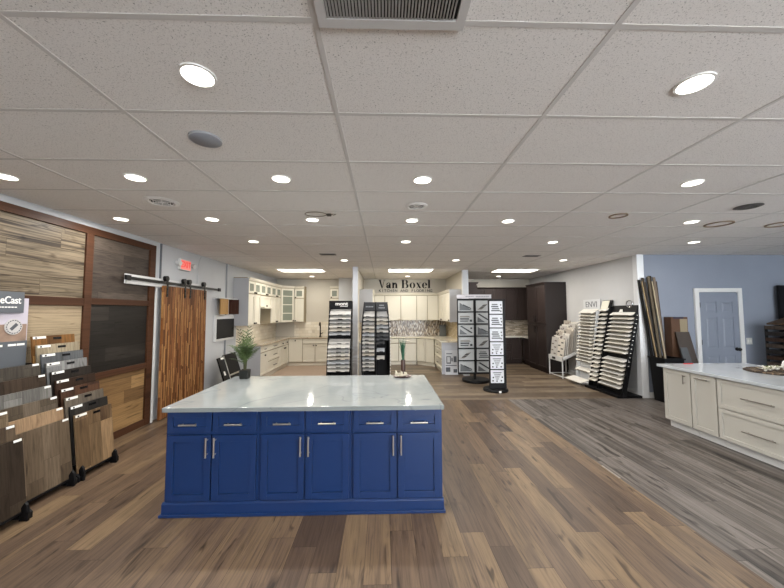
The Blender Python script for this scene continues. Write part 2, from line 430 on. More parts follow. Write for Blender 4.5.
# round air diffusers
def diffuser(x, y, r, label, m, core):
    t = thing('air_diffuser', label, 'air vent', (x, y, CEIL), 0, 'round ceiling air vents')
    build('flange', MB().lathe([(r * .66, -.002), (r * .75, -.012), (r, -.003), (r, 0)], (x, y, CEIL - .006)), m, t)
    build('core', MB().lathe([(0, -.001), (r * .67, -.001), (r * .67, .004), (0, .004)], (x, y, CEIL - .008)), core, t)
    for k in range(1, 5): build('louver', MB().ring((x, y, CEIL - .014), r * .15 * k, r * (.15 * k + .045), 0, .002), m, t)
    b = MB()
    for k in range(6):
        a = PI * k / 6 * 2; b.obox((x + math.cos(a) * r * .3, y + math.sin(a) * r * .3, CEIL - .013), (r * .6, .008, .003), Matrix.Rotation(a, 3, 'Z'))
    build('spokes', b, m, t)
DM = mat('diffuser_white', '#ebe8e5', .5)
diffuser(-2.3, 3.37, .16, 'round white air vent in the ceiling before the wood wall', DM, mat('vent_shadow', '#2b2b2b', .8))
diffuser(.36, 3.46, .125, 'round white air vent in the ceiling between two lamps in line with the island', DM, mat('vent_shadow', '#2b2b2b', .8))
diffuser(4.03, 3.41, .12, 'round dark grey air vent in the ceiling at right', mat('diffuser_dark', '#5b5855', .6), mat('vent_black', '#141414', .8))
# return grille over the camera
t = thing('return_air_grille', 'rectangular white return air grille with fine slats at top of photo', 'air vent', (.04, .93, CEIL))
gx0, gx1, gy0, gy1 = -.255, .325, .70, 1.248
f = MB(); zt, zb = CEIL - .001, CEIL - .016
f.box(gx0, gx1, gy0, gy0 + .045, zb, zt); f.box(gx0, gx1, gy1 - .04, gy1, zb, zt); f.box(gx0, gx0 + .035, gy0 + .045, gy1 - .04, zb, zt); f.box(gx1 - .035, gx1, gy0 + .045, gy1 - .04, zb, zt)
build('frame', f, mat('grille_white', '#c8c5c2', .5), t)
build('backing', MB().box(gx0 + .03, gx1 - .03, gy0 + .04, gy1 - .03, zt - .003, zt), mat('vent_black', '#141414', .8), t)
s = MB(); x = gx0 + .042
while x < gx1 - .04:
    s.obox((x, (gy0 + gy1) / 2, zb + .006), (.0035, gy1 - gy0 - .09, .011), Matrix.Rotation(.5, 3, 'Y')); x += .0125
build('slats', s, mat('grille_slat', '#aaa6a2', .5), t)
# wire loop and ring marks
t = thing('wire_loop', 'thin brown wire loop with a dark clip on the ceiling beside a lamp', 'wire', (-.74, 3.76, CEIL))
pts = [(-.83 + .11 * (1 - math.cos(a)) , 3.77 + .075 * math.sin(a), CEIL - .009) for a in [i * PI / 12 * .92 - PI * .92 for i in range(23)]]
build('loop', MB().tube([(-.79 + .125 * math.cos(a), 3.76 + .085 * math.sin(a), CEIL - .010) for a in [2 * PI * i / 24 for i in range(25)]], .004, 6), mat('brown_wire', '#6b5b48', .6), t)
build('clip', MB().box(-.665, -.61, 3.735, 3.785, CEIL - .03, CEIL - .006), mat('clip_dark', '#3d3a30', .6), t, .008)
build('tail', MB().tube([(-.61, 3.76, CEIL - .01), (-.585, 3.79, CEIL - .01), (-.555, 3.75, CEIL - .01)], .004, 6), mat('brown_wire', '#6b5b48', .6), t)
for x, y, r, s in ((2.84, 3.78, .1, 'with a dark rim, left of the right-hand lamps'), (4.45, 4.12, .15, 'between the right-hand lamp and the frame edge'), (5.3, 4.12, .15, 'cut by the right edge of the photo')):
    solo('ceiling_ring', MB().ring((x, y, CEIL - .012), r * .86, r, 0, .012), mat('rust_ring', '#7d6852', .7), 'thin rust brown ring on the ceiling ' + s, 'ring', 'brown ceiling rings')
for x, y, s in ((3.06, 6.55, 'above the dark kitchen'), (-1.1, 6.42, 'before the left kitchen light')):
    v = thing('slot_vent', 'small grey slotted vent in the ceiling ' + s, 'air vent', (x, y, CEIL), 0, 'small slotted vents')
    build('plate', MB().box(x - .16, x + .16, y - .09, y + .09, CEIL - .012, CEIL - .006), mat('slot_grey', '#7d7a78', .6), v)
    for k in (-1, 0, 1): build('slot', MB().box(x - .13, x + .13, y - .008 + .045 * k, y + .008 + .045 * k, CEIL - .014, CEIL - .011), mat('vent_shadow', '#2b2b2b', .8), v)

# ------------------------------------------------------------ left wall: flooring display wall
W0 = XL + .002
disp = thing('flooring_display_wall', 'timber framed wall display of six wood flooring panels on left wall', 'wall display', (XL, 3.7, 0))
ys, ye = 1.9, 5.28
def panel(y0, y1, z0, z1, m, nm):
    o = build('flooring_panel', MB().box(W0, W0 + .014, y0, y1, z0, z1), m, disp); o['label'] = nm
def wallwood(name, cols, seed, **k): return planks(name, 2, 1, .18, 1.6, cols, seed=seed, joint=.003, **k)
panel(ys, 4.06, 1.9, 2.72, wallwood('driftwood_tan', ['#3c342c', '#665a49', '#7e715e', '#544a3d', '#736754'], 1.0, grain=.6, bigscale=(26, .5), idw=.15, gs=(60, 2), gain=2.2), 'tan driftwood plank panel')
panel(4.16, 5.15, 1.9, 2.72, wallwood('weathered_grey_brown', ['#423a34', '#4e453e', '#5a5047'], 2.0, gain=1.8, grain=.55, idw=.4, gs=(80, 6)), 'weathered grey brown plank panel')
panel(ys, 4.06, .95, 1.81, wallwood('pale_oak', ['#93826a', '#a69479', '#9b8a70'], 3.0, grain=.4, knots=.4, gain=1.5), 'pale oak plank panel')
panel(4.16, 5.15, .95, 1.83, wallwood('charcoal_plank', ['#211e1b', '#2d2925', '#3a3530', '#25221f'], 4.0, grain=.5, idw=.6, gain=1.5), 'charcoal plank panel')
panel(4.16, 5.15, .09, .87, wallwood('honey_oak', ['#6f5538', '#886a46', '#997a52'], 5.0, gain=1.5, grain=.45), 'honey oak plank panel')
panel(ys, 4.06, .09, .87, wallwood('honey_oak', ['#96744d'], 5.0), 'honey oak plank panel behind the sample racks')
def rail(y0, y1, z0, z1, th=.04): build('frame_rail', MB().box(XL + .001, XL + th, y0, y1, z0, z1), TIMBER, disp, .003)
rail(ys, ye, 2.71, 2.80); rail(ys, 4.06, 1.81, 1.905, .036); rail(4.16, 5.16, 1.83, 1.91, .036); rail(ys, 4.06, .87, .955, .036); rail(4.16, 5.16, .87, .955, .036); rail(ys, 5.16, 0, .1, .036)
rail(4.06, 4.16, 0.1, 2.71); rail(5.16, ye, 0, 2.71)

# barn door hardware and doors
t = thing('barn_door_track', 'black flat sliding door track on a white board above the barn doors', 'door track', (-3.65, 5.9, 2.2))
build('backing_board', MB().box(-3.658, -3.63, 4.65, 6.75, 2.14, 2.28), WHITE, t, .003)
build('rail', MB().box(-3.602, -3.592, 4.60, 7.2, 2.195, 2.24), BLACKM, t)
for y in (4.63, 7.17): build('end_stop', MB().box(-3.61, -3.57, y - .04, y + .04, 2.185, 2.255), BLACKM, t, .004)
for y in (4.8, 5.55, 6.3): build('standoff', MB().cyl((-3.63, y, 2.217), (-3.6, y, 2.217), .014, 10), BLACKM, t)
BARN = planks('reclaimed_strip_wood', 1, 2, .021, .42, ['#58341a', '#6f4526', '#82542f', '#643d20', '#8f613e', '#744929', '#a87c4d'], grain=.4, joint=.0015, knots=.3, idw=.85, rough=.5, gs=(60, 6))
for y0, y1, s in ((5.335, 5.965, 'left'), (5.968, 6.6, 'right')):
    t = thing('barn_door', 'sliding barn door of narrow reclaimed wood strips, %s one of the pair' % s, 'door', (-3.6, (y0 + y1) / 2, 0.02), 0, 'sliding barn doors')
    build('door_leaf', MB().box(-3.592, -3.555, y0, y1, .02, 2.165), BARN, t)
    for y in (y0 + .075, y1 - .075):
        hg = build('hanger', MB().box(-3.553, -3.546, y - .02, y + .02, 1.98, 2.29), BLACKM, t)
        build('roller', MB().cyl((-3.6, y, 2.285), (-3.55, y, 2.285), .045, 20), BLACKM, hg)
        for z in (2.02, 2.11): build('bolt', MB().cyl((-3.546, y, z), (-3.538, y, z), .017, 10), BLACKM, hg)
# exit sign
t = thing('exit_sign', 'red lit exit sign with two side lamp heads above the barn doors', 'sign', (XL, 6.05, 2.5))
build('housing', MB().box(XL + .001, XL + .05, 5.89, 6.21, 2.5, 2.7), WHITE, t, .006)
build('face', MB().box(XL + .05, XL + .054, 5.905, 6.195, 2.515, 2.685), mat('exit_face', '#d98a80', .4, emit='#ff6a5e', es=.35), t)
text('lettering', 'EXIT', .15, frame_m((XL + .056, 6.05, 2.6), (0, 1, 0), (0, 0, 1)), mat('exit_red', '#c8322c', .4, emit='#ff2a20', es=.5), t, sx=.95)
for y in (5.83, 6.27):
    build('lamp_head', MB().cyl((XL + .01, y, 2.62), (XL + .09, y, 2.6), .035, 14, .045), WHITE, t)
# conduit and a cable
solo('conduit_pipe', MB().cyl((XL + .02, 7.68, .0), (XL + .02, 7.68, CEIL - .01), .018, 12), mat('conduit_grey', '#8f9296', .4), 'thin grey vertical pipe on left wall right of the barn doors', 'pipe')
solo('wall_cable', MB().tube([(XL + .008, 6.62, CEIL - .02), (XL + .008, 6.56, 2.76), (XL + .008, 6.51, 2.6), (XL + .008, 6.5, 2.3)], .006, 6), mat('cable_grey', '#b4b6b8', .5), 'thin pale cable curving down wall beside the exit sign', 'cable')
solo('corner_strip', MB().box(XL + .001, XL + .02, 5.42, 5.445, 2.29, CEIL - .01), mat('strip_dark', '#5d6166', .5), 'thin dark vertical strip on left wall above the barn door track', 'strip')

# cabinet door samples on the wall
HONEY = planks('honey_maple', 0, 2, 2, 9, ['#b08a58', '#bd9866'], grain=.25, joint=0, knots=0, rough=.4)
ESP = planks('espresso_maple', 0, 2, 2, 9, ['#452c23', '#523528'], grain=.25, joint=0, knots=0, rough=.4)
solo('wall_shelf', MB().box(XL + .001, XL + .15, 7.1, 8.0, 2.035, 2.055), WHITE, 'thin white shelf above the cabinet door samples on left wall', 'shelf')
def door_sample(label, o, ux, uy, m):
    """a small cabinet door .32 x .31 whose width runs along (ux, uy) from o"""
    t = thing('cabinet_door_sample', label, 'door sample', (o[0], o[1], 1.685), math.atan2(uy, ux), 'cabinet door samples', local=True)
    b = MB(); w, h = o[2], .345
    b.box(0, w, .006, .014, 0, h)
    b.box(0, .055, 0, .02, 0, h); b.box(w - .055, w, 0, .02, 0, h); b.box(.055, w - .055, 0, .02, 0, .055); b.box(.055, w - .055, 0, .02, h - .055, h)
    build('door_frame', b, m, t)
    build('raised_panel', MB().box(.075, w - .075, -.001, .006, .075, h - .075), m, t, .004)
    return t
door_sample('honey coloured cabinet door sample under the thin white shelf on left wall', (XL + .13, 7.20, .36), 0, 1, HONEY)
door_sample('dark espresso cabinet door sample turned towards the room under the thin white shelf', (XL + .04, 7.78, .23), 1, 0, ESP)
t = thing('framed_tile_panel', 'black tile panel in white frame on wall below the cabinet door samples', 'wall panel', (XL, 7.5, 1.1))
build('panel', MB().box(XL + .03, XL + .06, 7.22, 8.02, 1.14, 1.58), mat('black_tile_matte', '#0f0f11', .7), t)
f = MB(); f.box(XL + .001, XL + .05, 7.18, 8.045, 1.58, 1.67); f.box(XL + .001, XL + .05, 7.18, 7.22, 1.09, 1.58); f.box(XL + .001, XL + .05, 8.02, 8.045, 1.09, 1.58); f.box(XL + .001, XL + .05, 7.22, 8.02, 1.09, 1.14)
build('frame', f, WHITE, t)
# black leaning display
t = thing('leaning_display_board', 'black display board with silver strips leaning on left wall behind blue island', 'display board', (-3.2, 7.3, 0))
def lean(y0, y1, a0, a1, off, th):   # slab between lean heights a0..a1 along the tilted plane
    bx, bz, tx, tz = -3.20, .0, -3.46, .80
    nx, nz = .86 / .957, .42 / .957
    P = lambda a, o: (bx + (tx - bx) * a + nx * o, bz + (tz - bz) * a + nz * o)
    q = [P(a0, off), P(a1, off), P(a1, off + th), P(a0, off + th)]
    return [(p[0], p[1]) for p in q]
build('panel', MB().prism(lean(0, 0, 0, .96, 0, .03), 'y', 6.84, 7.06), BLACK, t)
build('panel', MB().prism(lean(0, 0, 0, 1, 0, .03), 'y', 7.10, 7.66), BLACK, t)
build('silver_strip', MB().prism(lean(0, 0, 0, .98, 0, .045), 'y', 7.06, 7.10), CHROME, t)
build('silver_strip', MB().prism(lean(0, 0, .44, .48, .03, .012), 'y', 7.10, 7.66), CHROME, t)
build('round_badge', MB().prism(lean(0, 0, .90, .95, .03, .006), 'y', 6.95, 7.06), PAPER, t)
build('card', MB().prism(lean(0, 0, .5, .6, .03, .004), 'y', 6.91, 6.97), PAPER, t)

# ------------------------------------------------------------ flooring sample racks at the left wall
def cascade(y0, y1, n, xb, zb, dx, dz, lean_x, hgt, cols, rackname, dy=0.0, depth_end=None, tagside='left', group=None, plates=True, xs0=None):
    """a stepped black rack against the left wall with leaning sample boards, front first"""
    top = (xb + dx * (n - 1), zb + dz * (n - 1))
    r = thing('flooring_sample_rack', rackname, 'sample rack', (xb, (y0 + y1) / 2, 0), 0, 'stepped flooring sample racks')
    xw = XL + .05
    sh = min(dy / dx, .2)
    def SH(b_):
        b_.v = [(v[0], v[1] + sh * min(0.0, v[0] - xb), v[2]) for v in b_.v]
        return b_
    prof = [(xb + .03, 0.0), (xb + .03, .05), (xb - .03, zb + .03), (top[0] - .045, top[1] + hgt * .55), (xw, top[1] + hgt * .55), (xw, 0)]
    for y in (y0 - .022, y1 + .002):
        build('side_plate', SH(MB().prism(prof, 'y', y, y + .02)), BLACK, r)
    s = MB()
    for k in range(n):
        x, z = xb + dx * k - .045, zb + dz * k
        s.box(x, x + .05, y0, y1, z - .02, z - .004)
    build('shelf_lips', SH(s), BLACK, r)
    build('back_panel', SH(MB().box(xw, xw + .012, y0, y1, 0, top[1] + hgt * .5)), BLACK, r)
    for y in (y0 + .02, y1 - .03):
        build('foot', MB().prism([(xb - .02, 0), (xb + .05, 0), (xb + .055, .06), (xb + .04, .13), (xb + .02, .15), (xb - .01, .1)], 'y', y - .011, y + .011), BLACK, r, .003)
    for k in range(n):
        x, z = xb + dx * k, zb + dz * k
        yo = dy * k
        nm, c = cols[k]
        m = planks('sample ' + rackname[:6] + nm, 1, 2, .15, .5, c, seed=k * 1.3 + n, grain=.5, joint=.002, knots=.5, gs=(60, 4), idw=.6, gain=1.5)
        t = thing('flooring_sample', '%s flooring sample, %s from the front, %s' % (nm, ORD[k], group), 'flooring sample', (x, y0 + yo, z), 0, 'flooring samples, ' + group)
        xt, zt = x - lean_x, z + hgt
        build('board', MB().prism([(x, z), (x - .014, z), (xt - .014, zt), (xt, zt)], 'y', y0 + yo, y1 + yo), m, t)
        P = lambda a, o=.0: (x - lean_x * a + o, z + hgt * a)
        def patch(a0, a1, ya, yb, mm, name, o=.003):
            p, q = P(a0), P(a1)
            build(name, MB().prism([(p[0], p[1]), (p[0] + o, p[1]), (q[0] + o, q[1]), (q[0], q[1])], 'y', ya, yb), mm, t)
        w = y1 - y0
        if tagside == 'left':
            patch(.955, .995, y0 + yo + .01, y0 + yo + w * .30, PAPER, 'tag')
            patch(.96, .985, y0 + yo + .03, y0 + yo + .05, BLACK, 'printed_mark', .0035)
            patch(.925, .965, y0 + yo + w * .47, y0 + yo + w * .66, BLACKG, 'name_plate')
        else:
            patch(.965, .998, y1 + yo - w * .13, y1 + yo - w * .015, PAPER, 'tag')
    return r
A = [('brown and tan striped oak', ['#56432f', '#7a644a', '#94795a', '#4c3a2a']), ('charcoal', ['#242220', '#302d29']), ('grey taupe', ['#5c544a', '#706558']), ('reddish dark brown', ['#3d2a20', '#503728']),
     ('dark walnut', ['#302219', '#3b2a20']), ('near black brown', ['#241f1b', '#2e2823']), ('pale silver grey', ['#767675', '#8c8c8a']), ('blue grey', ['#484b4e', '#585a5c']), ('pale cream oak', ['#8a7e69', '#9a8e77']), ('golden brown', ['#583c20', '#7a552e', '#967144'])]
cascade(3.50, 3.955, 10, -3.13, .075, -.041, .0915, .065, .585, A, 'black stepped rack of ten flooring samples, farther from the camera', -.0115, group='farther left-wall rack')
B = [('grey brown oak', ['#5e5040', '#6e5f4e', '#524537']), ('peach tan', ['#90755a', '#9a8064']), ('brown grey', ['#5a5044', '#6c6052', '#50463a']), ('pale concrete grey', ['#62605c', '#7a7873', '#535250']), ('dark umber', ['#31271f', '#3f3329']), ('dark grey brown', ['#3d3832', '#4c463e'])]
rb = cascade(2.93, 3.445, 6, -3.13, .075, -.052, .112, .07, .585, B, 'black stepped flooring sample rack with the grey header sign', -.012, group='rack under header sign', tagside='right')
Cc = [('dark brown oak', ['#332a22', '#40362c']), ('mid brown oak', ['#4d4034', '#5d4f40']), ('tan oak', ['#695a46', '#796954'])]
cascade(2.38, 2.9, 3, -3.0, .08, -.055, .115, .07, .585, Cc, 'black stepped flooring sample rack at the bottom left corner of the photo', -.011, group='bottom left corner rack', tagside='right')
# header graphics of the second rack
hx = -3.60
hb = build('header_board', MB().box(hx - .012, hx, 2.6, 3.385, 1.2, 1.87), mat('lilac_board', '#b9b3bd', .5), rb)
hp = build('brand_panel', MB().box(hx, hx + .02, 2.6, 3.325, 1.725, 1.93), mat('header_grey', '#55595e', .5), rb)
text('brand_lettering', 'eCast', .097, frame_m((hx + .022, 3.295, 1.845), (0, 1, 0), (0, 0, 1)), PAPER, hp, align='RIGHT', bold=.0008, sx=.78)
m_ = MB()
for k in range(7): m_.box(hx + .02, hx + .022, 3.08 + .027 * k, 3.10 + .027 * k, 1.775, 1.785)
build('small_print', m_, PAPER, hp)
build('photo_strip', MB().box(hx, hx + .004, 2.6, 3.375, 1.45, 1.615), mat('photo_tan', '#8c7565', .5, noise=.25, nscale=9), hb)
em = build('round_emblem', MB().cyl((hx + .004, 3.255, 1.59), (hx + .012, 3.255, 1.59), .075, 28), mat('emblem_pale', '#b9b6b3', .5), hb)
tx = MB()
for k in range(18):
    a = 2 * PI * k / 18
    tx.obox((hx + .0125, 3.255 + .062 * math.cos(a), 1.59 + .062 * math.sin(a)), (.002, .008, .014), Matrix.Rotation(a, 3, 'X'))
tx.obox((hx + .0125, 3.255, 1.59), (.002, .075, .03), Matrix.Rotation(.8, 3, 'X'))
build('emblem_marks', tx, DKGREY, hb)
lp = build('caption_panel', MB().box(hx, hx + .016, 2.6, 3.375, 1.2, 1.45), mat('header_grey', '#55595e', .5), rb)
m_ = MB()
for k, w in enumerate((.05, .03, .07, .09)): m_.box(hx + .016, hx + .018, 3.06 + .075 * k, 3.06 + .075 * k + min(w, .068), 1.405, 1.425)
build('small_print', m_, PAPER, lp)

# ------------------------------------------------------------ cabinets
def shaker(mb_, x0, x1, z0, z1, y, rail=.06, th=.024, rec=.009):
    w = min(rail, (x1 - x0) * .3, (z1 - z0) * .3)
    mb_.box(x0, x0 + w, y, y + th, z0, z1); mb_.box(x1 - w, x1, y, y + th, z0, z1)
    mb_.box(x0 + w, x1 - w, y, y + th, z0, z0 + w); mb_.box(x0 + w, x1 - w, y, y + th, z1 - w, z1)
    return w
def cab(label, loc, rz, w, dp, z0, z1, m, fronts, toe=0.0, crown=0.0, body=None, hm=NICKEL, group=None, plinth=None, name='base_cabinet', back_gap=0.0):
    """a cabinet unit: front on local y = 0 facing -y, x from 0 to w, z absolute heights"""
    t = thing(name, label, 'cabinet', (loc[0], loc[1], z0), rz, group, local=True)
    zb = toe
    build('carcass', MB().box(0.001, w - .001, .025, dp, zb, z1 - z0), body or (mat('gap_shade_carcass', '#988c74', .6) if m is CREAM else m), t)  # cream units: shade of the door gaps is put into a darker carcass colour
    if toe: build('toe_kick', MB().box(0.001, w - .001, .085 if m is GREIGE else .045, dp - .02, 0, toe), plinth or m, t)
    if crown:
        H = z1 - z0
        build('crown', MB().prism([(.0, H - crown), (-.035, H - .012), (-.035, H), (.03, H), (.03, H - crown)], 'x', 0, w), m, t)
    for f in fronts:
        kind, x0, x1, a0, a1 = f[:5]; hd = f[5] if len(f) > 5 else None
        glass = len(f) > 6 and f[6]
        a0 -= z0; a1 -= z0
        g = .012 if loc[1] > 5 else .003
        b = MB(); rw = shaker(b, x0 + g, x1 - g, a0 + g, a1 - g, 0, .055 if kind == 'door' else .045)
        if not glass: b.box(x0 + g + rw, x1 - g - rw, .017 if loc[1] > 5 else .014, .023, a0 + g + rw, a1 - g - rw)
        fo = build(kind, b, m, t, .0015 if w > .7 and loc[1] < 5 else 0)
        if glass:
            build('glass_pane', MB().box(x0 + g + rw, x1 - g - rw, .010, .016, a0 + g + rw, a1 - g - rw), mat('frosted_cabinet_glass', '#7f857a', .15), fo)
        if hd:
            ht, hx_, hz_, hl = hd; hz_ -= z0
            hb_ = MB(); q = 1.4 if loc[1] > 5 else 1.0
            if ht == 'h':
                hb_.cyl((hx_ - hl / 2, -.032, hz_), (hx_ + hl / 2, -.032, hz_), .0075 * q, 10)
                for s in (-.36, .36): hb_.cyl((hx_ + s * hl, -.032, hz_), (hx_ + s * hl, .0, hz_), .005, 8)
            elif ht == 'v':
                hb_.cyl((hx_, -.032, hz_ - hl / 2), (hx_, -.032, hz_ + hl / 2), .0075 * q, 10)
                for s in (-.36, .36): hb_.cyl((hx_, -.032, hz_ + s * hl), (hx_, .0, hz_ + s * hl), .005, 8)
            else:
                hb_.cyl((hx_, 0, hz_), (hx_, -.018, hz_), .007, 8); hb_.sphere((hx_, -.026, hz_), .016 * q, 8)
            build('knob' if ht == 'k' else 'handle', hb_, hm, fo)
    return t

# blue island: three units, skirt, worktop
IX0, IX1, IYF, IYB = -1.872, .515, 2.885, 4.16
uw = (IX1 - IX0) / 3
for i, s in enumerate(('at the left end of the island', 'in the middle of the island', 'at the right end of the island')):
    x = IX0 + uw * i; h2 = uw / 2
    fr = []
    for k in (0, 1):
        a0, a1 = k * h2 + (.018 if k == 0 else .004), (k + 1) * h2 - (.018 if k == 1 else .004)
        fr.append(('drawer', a0, a1, .695, .868, ('h', (a0 + a1) / 2, .765, .15)))
        hx_ = a1 - .03 if k == 0 else a0 + .03
        fr.append(('door', a0, a1, .118, .672, ('v', hx_, .575, .165)))
    t = cab('navy blue shaker cabinet, drawers over doors, ' + s, (x, IYF, 0), 0, uw, 1.262, 0.0, .875, NAVY, fr, group='navy island cabinets')
sk = MB()
e = .006
sk.box(IX0 - e, IX1 + e, IYF - .004, IYF + .02, 0.0, .1); sk.box(IX0 - e, IX0, IYF + .02, IYB, 0, .1); sk.box(IX1, IX1 + e, IYF + .02, IYB, 0, .1)
sk.prism([(IYF - .004, .1), (IYF + .02, .1), (IYF + .02, .115), (IYF + .008, .115)], 'x', IX0 - e, IX1 + e)
sk.box(IX0 - e - .012, IX1 + e + .012, IYF - .020, IYF - .004, 0, .022); sk.box(IX0 - e - .012, IX0 - e, IYF - .004, IYB, 0, .022); sk.box(IX1 + e, IX1 + e + .012, IYF - .004, IYB, 0, .022)
solo('skirting', sk, NAVY, 'navy blue skirting board around the foot of the blue island', 'skirting', bevel=.002)
solo('worktop', MB().box(-1.877, .525, 2.842, 4.21, .876, .915), QUARTZ, 'white veined quartz worktop on the blue island', 'worktop', bevel=.004)

# greige island on the right (faces -x)
RX = 4.262
def rcab(label, y0, y1, fr):
    cab(label, (RX, y1, 0), -PI / 2, y1 - y0, 1.3, .0, .875, GREIGE, fr, toe=.105, group='greige island cabinets', hm=mat('dark_nickel', '#8d8780', .3, .9), plinth=WHITE)
rcab('narrow greige cabinet with one vertical pull at far end of right island', 4.45, 4.89, [('door', .006, .436, .115, .868, ('v', .36, .755, .125))])
rcab('greige pull-out cabinet with a horizontal pull between door and drawers of right island', 4.10, 4.447, [('door', .004, .343, .115, .868, ('h', .17, .81, .17))])
rcab('wide greige two-drawer cabinet of right island with long pulls', 3.10, 4.095, [('drawer', .004, .99, .505, .868, ('h', .47, .685, .33)), ('drawer', .004, .99, .115, .495, ('h', .46, .30, .33))])
solo('worktop', MB().box(4.226, 5.63, 3.06, 4.955, .876, .915), quartz_mat('bright_quartz', '#bcc0c3', '#9aa0a6'), 'white veined quartz worktop on the greige island at right', 'worktop', bevel=.004)

# ------------------------------------------------------------ left cream kitchen
KH = BRONZE
def run_left(label, y0, y1, xf, dp, z0, z1, fr, **k): return cab(label, (xf, y0, 0), PI / 2, y1 - y0, dp, z0, z1, CREAM, fr, hm=KH, **k)
def run_back(label, x0, x1, yf, dp, z0, z1, fr, m=CREAM, hm=KH, **k): return cab(label, (x0, yf, 0), 0, x1 - x0, dp, z0, z1, m, fr, hm=hm, **k)
def uppers(w, n, z0, z1, gz, knob=True):
    fr = []; dw = w / n
    for k in range(n):
        hx_ = (k + 1) * dw - .05 if (k % 2 == 0 and n > 1) else k * dw + .05
        fr.append(('door', k * dw, (k + 1) * dw, z0, gz - .003, ('k', hx_, z0 + .05, 0)))
        if gz < z1 - .1: fr.append(('door', k * dw, (k + 1) * dw, gz, z1, ('k', hx_, gz + .03, 0), True))
    return fr
UZ0, UZ1 = 1.40, 2.60
t = run_left('cream wall cabinet with cool-lit grey end panel, nearest of the left kitchen run', 8.06, 8.85, -3.32, .375, UZ0, UZ1, uppers(.79, 2, UZ0, 2.52, 2.2), crown=.07, name='wall_cabinet', group='cream wall cabinets, left kitchen')
build('end_panel', MB().box(-.004, .001, .0, .375, 0, 1.18), COOL_LIT_END, t)
t = run_left('cream range hood cabinet over the open gap in left kitchen', 8.85, 9.70, -3.32, .375, 1.84, UZ1, [('door', 0, .85, 1.87, 2.19, ('k', .425, 1.91, 0)), ('door', 0, .425, 2.2, 2.52, ('k', .38, 2.23, 0), True), ('door', .425, .85, 2.2, 2.52, ('k', .47, 2.23, 0), True)], crown=.07, name='hood_cabinet', group='cream wall cabinets, left kitchen')
build('hood_ledge', MB().box(.02, .83, -.11, .02, .0, .045), CREAM, t)
run_left('cream wall cabinet between the range hood and glass corner unit', 9.70, 10.60, -3.32, .375, UZ0, UZ1, uppers(.9, 2, UZ0, 2.52, 2.2), crown=.07, name='wall_cabinet', group='cream wall cabinets, left kitchen')
ang = math.atan2(.35, .33)
t = cab('cream corner wall cabinet with tall glass door in left kitchen', (-3.32, 10.6, 0), ang, .481, .20, UZ0, UZ1, CREAM, [('door', .0, .481, UZ0, 2.52, ('k', .44, UZ0 + .05, 0), True)], crown=.07, name='wall_cabinet', hm=KH, group='cream wall cabinets, left kitchen')
for z in (.3, .58, .86): build('shelf_edge', MB().box(.07, .41, .004, .0095, z - .012, z + .012), CREAM, t)
run_back('cream wall cabinet with one door right of glass corner unit', -2.99, -2.665, 10.95, .345, UZ0, UZ1, uppers(.325, 1, UZ0, 2.52, 2.2), crown=.07, name='wall_cabinet', group='cream wall cabinets, left kitchen')
run_back('cream wall cabinet with small glass pane above the black header of the tile rack', -1.80, -1.502, 10.95, .345, UZ0, UZ1, uppers(.298, 1, UZ0, 2.52, 2.2), crown=.07, name='wall_cabinet', group='cream wall cabinets, left kitchen')
LZ = .87
t = run_left('cream base cabinet with cool-lit grey end panel behind the potted palm', 8.27, 8.83, -3.08, .61, 0, LZ, [('drawer', 0, .56, .70, .865, ('h', .28, .78, .1)), ('door', 0, .56, .11, .695, ('k', .28, .62, 0))], toe=.1, group='cream base cabinets, left kitchen')
build('end_panel', MB().box(-.004, .001, .0, .61, 0, .87), COOL_LIT_END, t)
run_left('cream base cabinet of three drawers under the range hood', 8.83, 9.81, -3.08, .61, 0, LZ, [('drawer', 0, .98, .70, .865, ('h', .49, .79, .26)), ('drawer', 0, .98, .41, .695, ('h', .49, .56, .26)), ('drawer', 0, .98, .11, .405, ('h', .49, .27, .26))], toe=.1, group='cream base cabinets, left kitchen')
run_left('cream base cabinet with drawers over doors beside the inner kitchen corner', 9.81, 10.678, -3.08, .61, 0, LZ, [('drawer', 0, .43, .70, .865, ('k', .21, .78, 0)), ('drawer', .43, .87, .70, .865, ('k', .65, .78, 0)), ('door', 0, .43, .11, .695, ('k', .38, .62, 0)), ('door', .43, .87, .11, .695, ('k', .48, .62, 0))], toe=.1, group='cream base cabinets, left kitchen')
run_back('cream base cabinet with one door in the inner corner of left kitchen', -3.14, -2.63, 10.68, .61, 0, LZ, [('door', .06, .51, .11, .865, ('k', .28, .81, 0))], toe=.1, group='cream base cabinets, left kitchen')
run_back('cream sink base cabinet with two doors below the faucet', -2.63, -1.82, 10.68, .61, 0, LZ, [('drawer', 0, .81, .70, .865), ('door', 0, .405, .11, .695, ('k', .36, .65, 0)), ('door', .405, .81, .11, .695, ('k', .45, .65, 0))], toe=.1, group='cream base cabinets, left kitchen')
run_back('cream base cabinet half hidden behind the tile rack with lettered header', -1.82, -1.502, 10.68, .21, 0, LZ, [('door', 0, .318, .11, .865, ('k', .05, .65, 0))], toe=.1, group='cream base cabinets, left kitchen')
GCT = quartz_mat('beige_grey_counter', '#b7a994', '#8a7c69')
solo('worktop', MB().prism([(-3.695, 8.25), (-3.05, 8.25), (-3.05, 10.65), (-1.51, 10.65), (-1.51, 11.295), (-3.695, 11.295)], 'z', .872, .912), GCT, 'beige grey stone worktop of the left cream kitchen', 'worktop')
BTILE = tiles('cream_wall_tile', 0, 2, .2, .1, ['#e5dccb', '#ded5c3', '#e9e2d4'], '#c9c0b0', .06)
solo('backsplash', MB().box(-3.07, -1.51, 11.29, 11.299, .913, 1.40), BTILE, 'cream tile backsplash behind the faucet', 'backsplash')
solo('backsplash', MB().box(-3.699, -3.69, 8.27, 11.28, .913, 1.40), tiles('cream_side_tile', 1, 2, .2, .1, ['#e5dccb', '#ded5c3', '#e9e2d4'], '#c9c0b0', .06), 'cream tile backsplash on left wall below the range hood', 'backsplash')
